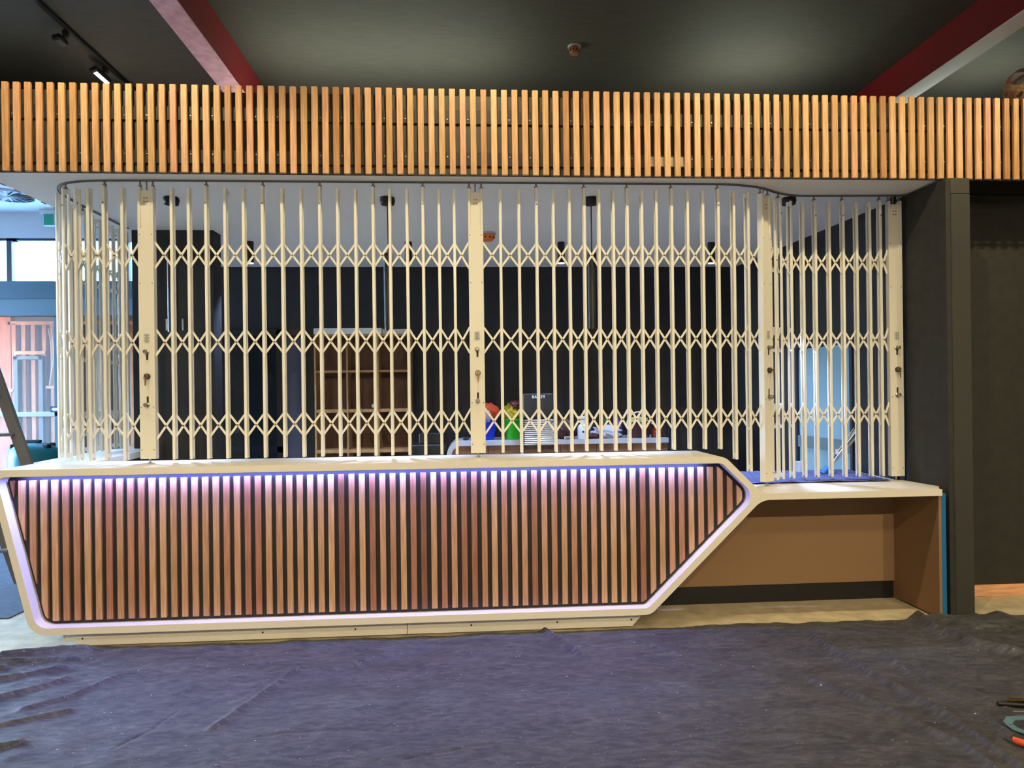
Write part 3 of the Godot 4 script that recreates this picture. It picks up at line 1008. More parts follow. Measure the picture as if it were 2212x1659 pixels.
# ---------------------------------------------------------------- overhead things
func overhead() -> void:
	for k in 2:
		var x0: float = -2.02 if k == 0 else 3.86
		var x1: float = -1.842 if k == 0 else 4.03
		var b := thing("steel_beam", "dark red ceiling beam on the left with a blotchy pink underside" if k == 0 else "dark red ceiling beam on the right with a clean pale underside", "beam")
		part(b, "web", cslab(Vector3(x0 + 0.001, 4.145, -7.9), Vector3(x1 - 0.001, CEILING - 0.001, 4.9), 0.003), M.red_paint)
		part(b, "underside", cslab(Vector3(x0, 4.136, -7.9), Vector3(x1, 4.146, 4.9), 0.002), M.pink_primer if k == 0 else M.lilac_primer, "pale primed underside")
	# lighting track on the left with two heads
	var t := thing("lighting_track", "black lighting track fixed to the dark ceiling on the left", "track", Vector3(-3.05, CEILING, 0))
	part(t, "rail", cslab(Vector3(-0.018, -0.034, -7.6), Vector3(0.018, -0.001, -3.9), 0.003), M.black_metal)
	track_head("black unlit spotlight head on the left lighting track", Vector3(-3.05, CEILING - 0.034, -5.62), false, Vector3(-0.5, -1, 0.1))
	track_head("lit spotlight head with a row of white lamps on left track", Vector3(-3.05, CEILING - 0.034, -6.22), true, Vector3(-0.25, -1, 0.55))
	# unseen flood heads: front row above the picture, rear row behind the viewpoint
	for z in [-3.3, 4.0]:
		var r := thing("lighting_track", "black lighting track crossing the hall ceiling above the counter front" if z < -1.0 else "unseen lighting track behind the view carrying the rear flood heads", "track", Vector3(0, CEILING, z))
		part(r, "rail", cslab(Vector3(-3.0, -0.034, -0.018), Vector3(4.6, -0.001, 0.018), 0.003), M.black_metal)
		for x in ([-2.15, 0.05, 2.15, 4.25] if z < -1.0 else [-3.0, -0.4, 2.2, 4.6]):
			var h := thing("unseen_flood_head", "unseen flood lamp head over the counter front, " + ("first" if x < -1.0 else "second" if x < 1.0 else "third" if x < 3.0 else "fourth") + " from the left" if z < -1.0 else "unseen flood lamp head behind the view lighting plinth and floor, " + ("first" if x < -1.0 else "second" if x < 1.0 else "third" if x < 3.0 else "fourth") + " from the left", "lamp", Vector3(x, CEILING - 0.034, z), "hall flood lamp heads")
			part(h, "stem", cslab(Vector3(-0.012, -0.16, 0.03), Vector3(0.012, 0.0, 0.054), 0.002), M.black_metal)
			part(h, "housing", cslab(Vector3(-0.09, -0.215, 0.012), Vector3(0.09, -0.155, 0.07), 0.006), M.black_metal)
			part(h, "lens", cslab(Vector3(-0.08, -0.210, 0.006), Vector3(0.08, -0.165, 0.012), 0.002), M.led_white)
	for k in 4:  # added fill panels, out of view behind the viewpoint
		var pn := thing("fill_panel", "added fill panel over the hall behind the view, " + ["first", "second", "third", "fourth"][k] + " from the left wall", "lamp", Vector3(-3.6 + k * 2.4, CEILING, 1.2), "added hall fill panels")
		part(pn, "frame", cslab(Vector3(-0.62, -0.02, -0.32), Vector3(0.62, -0.001, 0.32), 0.004), M.white_paint)
		part(pn, "diffuser", cslab(Vector3(-0.58, -0.026, -0.28), Vector3(0.58, -0.02, 0.28), 0.002), M.panel)
	# bodies of the unseen uplights that brighten the ceiling
	for k in 4:
		var len_: float = [2.0, 0.9, 0.9, 0.9][k]
		var b := thing("unseen_uplight", ["long unseen uplight above the bulkhead, left", "short unseen uplight above the bulkhead, left of the right beam", "short unseen uplight above the bulkhead, beyond the right beam", "short unseen uplight hung behind the left end of the bulkhead"][k], "lamp", Vector3([-0.62, 2.55, 4.75, -4.3][k], 3.70, -6.05 if k < 3 else -5.3))
		part(b, "tray", cslab(Vector3(-len_ * 0.5, -0.65 if k < 3 else -0.08, -0.05), Vector3(len_ * 0.5, 0.0, 0.05), 0.006), M.white_paint)
		if k == 3:
			for e in [-0.3, 0.3]:
				part(b, "hanger", cslab(Vector3(e - 0.004, -0.001, -0.049), Vector3(e + 0.004, 0.748, -0.041), 0.001), M.zinc)
		part(b, "tube", cslab(Vector3(-len_ * 0.5 + 0.02, 0.0, -0.035), Vector3(len_ * 0.5 - 0.02, 0.03, 0.035), 0.01), M.batten)
	detector("smoke_detector", "small brown smoke detector on the dark ceiling", Vector3(0.945, CEILING, -5.76), M.tan_cap, 0.055)
	detector("smoke_detector", "smoke detector under an orange dust cap on the kiosk ceiling", Vector3(0.215, SOFFIT, -6.2), M.orange_cap, 0.075)
	# woven ball pendant at the right edge
	var p := thing("ball_pendant", "pendant ball lamp of bent pale timber bands at the right edge", "lamp", Vector3(4.455, 3.915, -5.2))
	var core := tool(true)
	lathe(core, arc(0.085), 20, Transform3D(), true)
	part(p, "globe", core, M.white_paint)
	var cord := tool()
	rod(cord, Vector3(0, 0.08, 0), Vector3(0, 0.53, 0), 0.004)
	part(p, "cord", cord, M.black_metal)
	for k in 6:
		var band := tool()
		var r := 0.155
		lathe(band, [Vector2(r, -0.022), Vector2(r, 0.022), Vector2(r - 0.006, 0.022), Vector2(r - 0.006, -0.022), Vector2(r, -0.022)], 36, Transform3D(Basis(Vector3(cos(k * 1.05), 0, sin(k * 1.05)), 0.45 + k * 0.42), Vector3.ZERO))
		part(p, "band", band, M.pine if k % 2 else M.timber0)
	# pendants and surface downlights inside the kiosk
	var names := ["behind the leftmost gate bays", "hanging near the tall shelf unit", "hanging over the folded work platform", "above the lower desk on the right"]
	var px := [-2.085, -0.547, 0.943, 2.43]
	for k in 4:
		var q := thing("tube_pendant", "black tube pendant light " + names[k], "lamp", Vector3(px[k], SOFFIT, -5.13 + 0.03 * k), "black tube pendants")
		var can := tool()
		lathe(can, [Vector2(0, 0), Vector2(0.05, 0), Vector2(0.055, -0.02), Vector2(0.048, -0.05), Vector2(0, -0.056)], 24)
		part(q, "canopy", can, M.black_metal)
		var wire := tool()
		rod(wire, Vector3(0, -0.05, 0), Vector3(0, -0.41, 0), 0.0045, 8)
		part(q, "cord", wire, M.black_metal)
		var body := tool()
		lathe(body, [Vector2(0, -0.40), Vector2(0.030, -0.405), Vector2(0.034, -0.42), Vector2(0.034, -0.965), Vector2(0.030, -0.965), Vector2(0.030, -0.955)], 24)
		part(q, "tube", body, M.black_metal)
		var lens := tool()
		lathe(lens, [Vector2(0.030, -0.958), Vector2(0, -0.960)], 20)
		kiosk_lamp(part(q, "lens", lens, M.lens), -0.965, 1.3)
	var where := ["on the left", "left of the orange-capped detector", "right of the orange-capped detector", "on the right"]
	var dx := [-1.971, -0.516, 0.928, 2.391]
	for k in 4:
		var d := thing("surface_downlight", "short black cylinder downlight on the kiosk ceiling " + where[k], "lamp", Vector3(dx[k], SOFFIT, -6.57), "surface downlights")
		var b := tool()
		lathe(b, [Vector2(0, 0), Vector2(0.034, 0), Vector2(0.034, -0.195), Vector2(0.029, -0.195), Vector2(0.029, -0.185)], 24)
		part(d, "body", b, M.black_metal)
		var n := tool()
		lathe(n, [Vector2(0.033, -0.196), Vector2(0.033, -0.203), Vector2(0, -0.203)], 24)
		kiosk_lamp(part(d, "lens_ring", n, M.lens), -0.21, 2.2)


func kiosk_lamp(lens: Node3D, y: float, energy: float) -> void:
	var l := SpotLight3D.new()
	l.name = "lamp_light"
	l.light_color = Color(0.70, 0.80, 1.0)
	l.light_energy = energy * 2.1
	l.light_size = 0.028
	l.spot_range = 8.0
	l.spot_attenuation = 2.0
	l.spot_angle = 48.0
	l.spot_angle_attenuation = 0.8
	l.shadow_enabled = true
	lens.add_child(l)
	l.position = Vector3(0, y - 0.01, 0)
	l.rotation = Vector3(-PI / 2, 0, 0)


func arc(r: float, n := 12) -> Array:
	var a := []
	for k in n + 1:
		a.append(Vector2(r * sin(PI * k / n), -r * cos(PI * k / n)))
	return a


func track_head(label: String, at: Vector3, lit: bool, aim: Vector3) -> void:
	var h := thing("track_spotlight", label, "lamp", at)
	part(h, "stem", cslab(Vector3(-0.035, -0.05, -0.02), Vector3(0.0, 0.0, 0.02), 0.003), M.black_metal)
	var head := part(h, "housing", cslab(Vector3(-0.035, -0.025, -0.125 if lit else -0.06), Vector3(0.035, 0.025, 0.125 if lit else 0.06), 0.012), M.black_metal)
	head.position = Vector3(-0.06, -0.075, 0)
	head.basis = Basis(Vector3.FORWARD, -0.45 if lit else -0.3)
	if lit:
		for k in 7:
			var c := tool()
			cbox(c, Vector3(0, -0.0262, -0.093 + k * 0.031), Vector3(0.030, 0.004, 0.025), 0.0015)
			part(head, "lamp", c, M.led_white)
		var l := SpotLight3D.new()
		l.name = "head_lamp"
		l.light_color = Color(1.0, 0.95, 0.86)
		l.light_energy = 3.0
		l.light_size = 0.04
		l.spot_range = 12.0
		l.spot_attenuation = 2.0
		l.spot_angle = 50.0
		l.shadow_enabled = true
		head.add_child(l)
		l.position = Vector3(0, -0.035, 0)
		l.rotation = Vector3(-PI / 2, 0, 0)


func detector(called: String, label: String, at: Vector3, m: Material, r: float) -> void:
	var d := thing(called, label, "detector", at)
	var b := tool()
	lathe(b, [Vector2(0, 0), Vector2(r, 0), Vector2(r, -0.012), Vector2(r * 0.9, -0.016)], 24)
	part(d, "base", b, M.grey_solid)
	var c := tool()
	lathe(c, [Vector2(r * 0.9, -0.016), Vector2(r * 0.95, -0.03), Vector2(r * 0.7, -0.055), Vector2(r * 0.62, -0.068), Vector2(0, -0.072)], 24)
	part(d, "cap", c, m)
	for k in 10:
		var v := tool()
		var t := TAU * k / 10.0
		cbox(v, Vector3(cos(t), 0, sin(t)) * r * 0.83 + Vector3(0, -0.043, 0), Vector3(0.006, 0.018, 0.012), 0.001, Basis(Vector3.UP, -t))
		part(d, "slot", v, M.black_plastic)


# ---------------------------------------------------------------- inside the kiosk
func kiosk() -> void:
	# tall open shelf unit against the back wall
	var u := thing("shelf_unit", "tall open oak shelf unit with brown backs and a white head panel", "shelf", Vector3(-1.10, 0, -7.855))
	part(u, "back_panel", slab(Vector3(-0.50, 0.02, 0.0), Vector3(0.51, 2.20, 0.015)), M.walnut, "dark brown veneer back")
	for x in [-0.50, -0.163, 0.155, 0.51]:
		part(u, "upright", cslab(Vector3(x - (0.02 if x > 0.1 and x < 0.2 else 0.009), 0.0, 0.015), Vector3(x + (0.02 if x > 0.1 and x < 0.2 else 0.009), 2.205, 0.30), 0.002), M.oak)
	for y in [0.06, 0.95, 1.385, 1.81, 2.20]:
		var th := 0.018 if y == 1.385 or y == 0.95 else 0.011
		part(u, "shelf", cslab(Vector3(-0.50, y - th, 0.015), Vector3(0.51, y + th, 0.295), 0.002), M.oak)
	part(u, "head_panel", cslab(Vector3(-0.51, 2.212, 0.015), Vector3(0.21, 2.275, 0.30), 0.002), M.white_paint, "white head panel")
	part(u, "head_panel", cslab(Vector3(0.215, 2.212, 0.015), Vector3(0.52, 2.262, 0.28), 0.002), M.white_paint)
	var cup := tool()
	blob(cup, Vector3(-0.97, 1.432, -7.62), Vector3(0.09, 0.058, 0.07), 0.5, 3, true)
	solo("crumpled_wrap", "small crumpled clear wrap lying on a middle oak shelf", "wrap", cup, M.grey_solid)

	# dark glass doorway left of the shelves
	var d := structure("door_1", slab(Vector3(-2.72, 0.0, -7.86), Vector3(-1.58, 2.30, -7.845)), M.black_board, "dark doorway in the back wall left of the shelves")
	for x in [-2.70, -2.04, -1.60]:
		part(d, "door_frame", cslab(Vector3(x - 0.035, 0.0, -7.845), Vector3(x + 0.035, 2.29, -7.80), 0.004), M.black_metal)
	part(d, "door_frame", cslab(Vector3(-2.72, 2.22, -7.845), Vector3(-1.58, 2.30, -7.80), 0.004), M.black_metal)
	part(d, "door_leaf", cslab(Vector3(-1.985, 0.0, -7.84), Vector3(-1.77, 2.2, -7.81), 0.004), M.navy, "slate blue door leaf standing ajar")
	part(d, "mid_rail", cslab(Vector3(-2.66, 0.93, -7.83), Vector3(-1.99, 1.0, -7.80), 0.003), M.navy)
	part(d, "switch", cslab(Vector3(-2.19, 1.60, -7.845), Vector3(-2.12, 1.80, -7.835), 0.002), M.navy)
	# geometric wall panel seen inside: raised strips in chevrons
	for k in 34:
		var st := tool()
		var row := k / 2
		var e := -1.0 if (row + k) % 2 else 1.0
		var cx := -2.61 + 0.11 * (k % 2)
		box(st, Vector3(cx, 0.95 + row * 0.07, -7.842), Vector3(0.10, 0.012, 0.008), Basis(Vector3.BACK, e * 0.6))
		part(d, "chevron_strip", st, M.navy)
	var pane := tool()
	box(pane, Vector3(-2.37, 1.12, -7.79), Vector3(0.60, 2.18, 0.006))
	part(d, "pane", pane, M.dark_glass)

	# frosted glass door in the right-hand wall
	var r := structure("door_2", tool_box(Vector3(3.245, 0.975, -6.085), Vector3(0.012, 1.93, 0.84), 0.05), M.frosted, "pale blue frosted glass door in the right-hand wall")
	var turn := Basis(Vector3.UP, 0.05)
	for z in [-0.445, 0.445]:
		var f := tool()
		cbox(f, Vector3(3.235, 0.98, -6.085) + turn * Vector3(0, 0, z), Vector3(0.05, 1.96, 0.035), 0.003, turn)
		part(r, "door_frame", f, M.navy)
	var hd := tool()
	cbox(hd, Vector3(3.235, 1.965, -6.085), Vector3(0.05, 0.035, 0.92), 0.003, turn)
	part(r, "door_frame", hd, M.navy)
	var rail := tool()
	cbox(rail, Vector3(3.225, 1.06, -6.085), Vector3(0.016, 0.11, 0.84), 0.003, turn)
	part(r, "rail", rail, M.door_rail)

	# back bar with a rounded end
	var b := thing("back_bar", "back bar with grey rounded worktop edge and brown laminate doors", "bench", Vector3(0, 0, -7.20))
	var s := tool()
	var path2 := PackedVector2Array([Vector2(2.135, 1.062), Vector2(-0.05, 1.062)])
	var inn := PackedVector2Array([Vector2(2.135, 1.012), Vector2(-0.04, 1.012)])
	for k in range(0, 9):
		var t := PI / 2 + PI / 2 * k / 8.0
		path2.append(Vector2(-0.05, 0.912) + Vector2(cos(t), sin(t)) * 0.15)
		inn.append(Vector2(-0.05, 0.912) + Vector2(cos(t), sin(t)) * 0.10)
	path2.append(Vector2(-0.20, 0.0))
	inn.append(Vector2(-0.15, 0.0))
	inn.reverse()
	path2.append_array(inn)
	extrude(s, path2, -0.60, 0.0)
	part(b, "worktop", s, M.grey_solid, "pale grey wrap-round worktop")
	part(b, "carcass", slab(Vector3(-0.14, 0.05, -0.59), Vector3(2.13, 1.0, -0.05)), M.black_board)
	for k in 6:
		part(b, "door", cslab(Vector3(-0.148 + k * 0.38, 0.10, -0.045), Vector3(0.228 + k * 0.38, 1.008, -0.02), 0.002), M.laminate)
	# dark fridge beside it
	var f := thing("bar_fridge", "black under-counter fridge between shelf unit and back bar", "fridge", Vector3(-0.39, 0, -7.45))
	part(f, "body", cslab(Vector3(-0.175, 0.0, -0.30), Vector3(0.175, 1.03, 0.25), 0.008), M.black_plastic)
	part(f, "door", cslab(Vector3(-0.17, 0.06, 0.252), Vector3(0.17, 0.93, 0.285), 0.006), M.black_metal)
	part(f, "lid_box", cslab(Vector3(-0.10, 1.031, -0.2), Vector3(0.12, 1.14, 0.1), 0.006), M.black_plastic)


func tool_box(c: Vector3, size: Vector3, turn: float) -> SurfaceTool:
	var s := tool()
	box(s, c, size, Basis(Vector3.UP, turn))
	return s


func kiosk_clutter() -> void:
	var top := 1.063
	var z := -7.35
	var blue := mat("bucket_blue", Color(0.06, 0.17, 0.72), 0.35)
	var green := mat("bucket_green", Color(0.16, 0.62, 0.10), 0.35)
	for k in 2:
		var b := thing("bucket", "blue plastic bucket on the back bar with orange wool on top" if k == 0 else "green plastic bucket holding a yellow bag on the back bar", "bucket", Vector3([0.225, 0.50][k], top, z))
		var s := tool()
		lathe(s, [Vector2(0, 0.002), Vector2(0.075, 0.0), Vector2(0.10, 0.215), Vector2(0.104, 0.22), Vector2(0.096, 0.222), Vector2(0.073, 0.01), Vector2(0, 0.012)], 28)
		part(b, "pail", s, blue if k == 0 else green)
		var rim := tool()
		lathe(rim, [Vector2(0.10, 0.20), Vector2(0.106, 0.20), Vector2(0.106, 0.222), Vector2(0.10, 0.222)], 28)
		part(b, "rim", rim, blue if k == 0 else green)
	var wool := tool()
	blob(wool, Vector3(0.245, 1.345, z), Vector3(0.23, 0.20, 0.20), 0.35, 5)
	solo("mop_head", "fluffy orange duster wrapped in film on the blue bucket", "duster", wool, mat("orange_wool", Color(0.72, 0.26, 0.10), 0.95))
	var film := tool()
	blob(film, Vector3(0.20, 1.315, z + 0.09), Vector3(0.14, 0.13, 0.10), 0.7, 8)
	solo("plastic_film", "crumpled clear film in front of the orange duster", "film", film, M.clear_bag)
	var yel := tool()
	blob(yel, Vector3(0.50, 1.335, z), Vector3(0.21, 0.22, 0.19), 0.55, 9)
	solo("yellow_bag", "yellow printed bag standing in the green bucket", "bag", yel, mat("yellow_bag", Color(0.66, 0.58, 0.08), 0.4))
	var red := tool()
	blob(red, Vector3(0.535, 1.425, z + 0.02), Vector3(0.16, 0.09, 0.14), 0.7, 11)
	solo("snack_bag", "dark red crumpled wrapper on top of the yellow bag", "wrapper", red, mat("dark_red_wrap", Color(0.30, 0.08, 0.09), 0.35))

	# folding work platform
	var p := thing("work_platform", "folded aluminium work platform with a black lettered head tray", "ladder", Vector3(0.745, 0, -7.02))
	for k in 12:
		var r := tool()
		cbox(r, Vector3(0, 1.045 + k * 0.0205, -0.02 - k * 0.0012), Vector3(0.305, 0.017, 0.028), 0.005)
		part(p, "tread_rib", r, M.steel)
	part(p, "tread_edge", cslab(Vector3(-0.155, 1.020, -0.05), Vector3(0.155, 1.035, 0.0), 0.003), M.steel)
	for e in [-1.0, 1.0]:
		var l := tool()
		var a := Vector3(e * 0.19, 0.0, 0.10)
		var c := Vector3(e * 0.172, 1.28, -0.03)
		box(l, (a + c) * 0.5, Vector3(0.022, a.distance_to(c), 0.055), along(c - a))
		part(p, "leg", l, M.grey_solid)
	part(p, "head_tray", cslab(Vector3(-0.155, 1.30, -0.06), Vector3(0.155, 1.545, -0.03), 0.006), mat("tray_black", Color(0.10, 0.105, 0.115), 0.5), "black head tray")
	for e in [-1.0, 1.0]:
		part(p, "guard_post", cslab(Vector3(e * 0.145 - 0.012, 1.0, -0.10), Vector3(e * 0.145 + 0.012, 1.53, -0.062), 0.003), M.black_metal)
	var tm := TextMesh.new()
	tm.text = "BAILEY"
	var font := SystemFont.new()
	font.font_names = PackedStringArray(["Droid Sans"])
	font.font_weight = 700
	tm.font = font
	tm.font_size = 24
	tm.pixel_size = 0.0017
	tm.depth = 0.002
	var txt := part(p, "lettering", tm, mat("lettering_white", Color(0.85, 0.86, 0.88), 0.5), "white capital lettering")
	txt.position = Vector3(0.0, 1.513, -0.0285)

	var brown := tool()
	blob(brown, Vector3(1.06, 1.155, z), Vector3(0.24, 0.23, 0.20), 0.5, 21, true)
	solo("paper_bag", "crumpled dark brown bag behind the aluminium platform", "bag", brown, mat("brown_bag", Color(0.27, 0.15, 0.11), 0.6))
	var tin := tool()
	cbox(tin, Vector3(1.085, 1.079, -7.225), Vector3(0.11, 0.030, 0.04), 0.008)
	solo("foil_pack", "small shiny foil pack in front of the brown bag", "pack", tin, M.steel)

	var bottle := thing("spray_bottle", "white trigger spray bottle standing on the back bar", "bottle", Vector3(1.235, top, -7.28))
	var bs := tool()
	lathe(bs, [Vector2(0, 0), Vector2(0.055, 0.0), Vector2(0.058, 0.10), Vector2(0.05, 0.135), Vector2(0.022, 0.16), Vector2(0.02, 0.20), Vector2(0, 0.20)], 24)
	part(bottle, "body", bs, M.white_paint)
	var sp := tool()
	cbox(sp, Vector3(-0.012, 0.222, 0), Vector3(0.075, 0.035, 0.028), 0.006)
	cbox(sp, Vector3(-0.045, 0.185, 0), Vector3(0.012, 0.05, 0.018), 0.003, Basis(Vector3.BACK, -0.5))
	part(bottle, "trigger_head", sp, M.white_paint)
	var lb := tool()
	lathe(lb, [Vector2(0.012, 0), Vector2(0.012, 0.002), Vector2(0, 0.002)], 12, Transform3D(Basis(Vector3.RIGHT, PI / 2), Vector3(-0.005, 0.075, 0.0565)))
	part(bottle, "label_mark", lb, M.navy)
	var dark := thing("spray_bottle", "dark spray bottle with an orange collar behind the white one", "bottle", Vector3(1.31, top, -7.46))
	var ds := tool()
	lathe(ds, [Vector2(0, 0), Vector2(0.05, 0.0), Vector2(0.055, 0.12), Vector2(0.02, 0.17), Vector2(0, 0.172)], 20)
	part(dark, "body", ds, mat("clear_violet", Color(0.35, 0.34, 0.45), 0.3))
	var dc := tool()
	lathe(dc, [Vector2(0.022, 0.172), Vector2(0.024, 0.215), Vector2(0, 0.22)], 16)
	part(dark, "collar", dc, M.orange_cap)
	var snack := tool()
	blob(snack, Vector3(1.335, 1.088, -7.27), Vector3(0.14, 0.06, 0.09), 0.6, 31, true)
	solo("snack_packet", "small flat black and red snack packet on the back bar", "packet", snack, mat("snack_dark", Color(0.26, 0.10, 0.07), 0.4))
	var wb := tool()
	blob(wb, Vector3(1.50, 1.118, z), Vector3(0.30, 0.13, 0.2), 0.8, 33, true)
	solo("plastic_bag", "crumpled white plastic bag lying flat on the back bar", "bag", wb, mat("white_bag", Color(0.74, 0.75, 0.80), 0.35))
	var cl := thing("cleaner_bottle", "red cleaner bottle with a green collar on the back bar", "bottle", Vector3(1.535, top, -7.52))
	var cs := tool()
	lathe(cs, [Vector2(0, 0), Vector2(0.035, 0), Vector2(0.035, 0.14), Vector2(0.02, 0.16), Vector2(0, 0.16)], 20)
	part(cl, "body", cs, mat("red_plastic", Color(0.62, 0.10, 0.10), 0.4))
	var cg := tool()
	lathe(cg, [Vector2(0.026, 0.16), Vector2(0.026, 0.21), Vector2(0.02, 0.215)], 16)
	part(cl, "collar", cg, mat("green_plastic", Color(0.07, 0.38, 0.16), 0.4))
	var ct := tool()
	lathe(ct, [Vector2(0.02, 0.215), Vector2(0.02, 0.25), Vector2(0, 0.252)], 16)
	part(cl, "cap", ct, M.red_plastic)
	var vio := thing("cleaner_bottle", "purple cleaner bottle left of the maroon caddy", "bottle", Vector3(1.655, top, -7.42))
	var vs := tool()
	lathe(vs, [Vector2(0, 0), Vector2(0.034, 0), Vector2(0.034, 0.15), Vector2(0.016, 0.18), Vector2(0.016, 0.215), Vector2(0, 0.217)], 20)
	part(vio, "body", vs, mat("violet_plastic", Color(0.30, 0.25, 0.48), 0.35))
	var cad := thing("cleaning_caddy", "maroon plastic caddy with a white hoop handle on the back bar", "caddy", Vector3(1.85, top, -7.32))
	var ks := tool()
	lathe(ks, [Vector2(0, 0), Vector2(0.105, 0.0), Vector2(0.13, 0.17), Vector2(0.124, 0.172), Vector2(0.10, 0.01), Vector2(0, 0.01)], 28)
	part(cad, "tub", ks, mat("maroon", Color(0.24, 0.10, 0.10), 0.4))
	var hoop := []
	for k in 21:
		var t := PI * k / 20.0
		hoop.append(Vector3(-cos(t) * 0.135, 0.14 + sin(t) * 0.135, 0.02))
	var hs := tool()
	tube(hs, hoop, 0.008, 8)
	part(cad, "handle", hs, M.white_paint)
	var cloth := tool()
	blob(cloth, Vector3(1.84, 1.235, -7.32), Vector3(0.20, 0.09, 0.18), 0.7, 41)
	solo("cleaning_cloth", "yellow and white folded cloth in the maroon caddy", "cloth", cloth, mat("cloth_yellow", Color(0.68, 0.66, 0.42), 0.9))
	var chips := tool()
	blob(chips, Vector3(2.03, 1.115, -7.28), Vector3(0.10, 0.14, 0.08), 0.7, 43, true)
	solo("crisp_packet", "orange and red crumpled packet right of the caddy", "packet", chips, mat("crisp_orange", Color(0.55, 0.20, 0.06), 0.35))
	solo("storage_box", "small black box at the right end of the back bar", "box", cslab(Vector3(2.07, top, -7.55), Vector3(2.135, 1.27, -7.30), 0.006), M.black_plastic)
	solo("tape_roll", "small black tape holder on the rounded end of the back bar", "tape", cslab(Vector3(-0.03, top, -7.40), Vector3(0.03, 1.10, -7.33), 0.006), M.black_plastic)

	# bundle of cables standing out of the lower desk
	var cb := thing("cable_bundle", "bundle of cut cables in blue tape rising from the lower desk", "cables", Vector3(2.82, 0.885, -5.30))
	var cols := [M.white_paint, mat("cable_green", Color(0.18, 0.30, 0.16), 0.5), M.black_plastic, mat("cable_yellow", Color(0.66, 0.60, 0.36), 0.5), M.grey_solid, M.white_paint, M.black_plastic, mat("cable_blue", Color(0.10, 0.18, 0.36), 0.5), M.grey_solid]
	for k in cols.size():
		var c := tool()
		var pts := []
		for j in 9:
			var t := j / 8.0
			var w := sin(k * 2.1 + t * 2.0) * 0.016 * t
			pts.append(Vector3(0.0 + 0.27 * t + 0.012 * sin(k * 1.7) * (0.6 + t), 0.02 + 0.34 * t * (0.9 + 0.12 * sin(k * 3.0)) + w, 0.012 * cos(k * 1.7) - 0.03 * t + w))
		tube(c, pts, 0.0055, 6)
		part(cb, "cable", c, cols[k])
	var wrap := tool()
	lathe(wrap, [Vector2(0, 0), Vector2(0.026, 0), Vector2(0.024, 0.07), Vector2(0, 0.07)], 14, Transform3D(along(Vector3(0.27, 0.34, 0)), Vector3(-0.012, 0.0, 0)))
	part(cb, "blue_tape", wrap, M.blue_tape)
	part(cb, "tag", cslab(Vector3(0.075, 0.155, 0.03), Vector3(0.10, 0.195, 0.034), 0.001), M.white_paint)
	solo("outlet_box", "pale outlet box on the lower desk at the cable bundle", "box", cslab(Vector3(2.68, 0.882, -5.50), Vector3(2.74, 0.97, -5.44), 0.004), M.grey_solid)


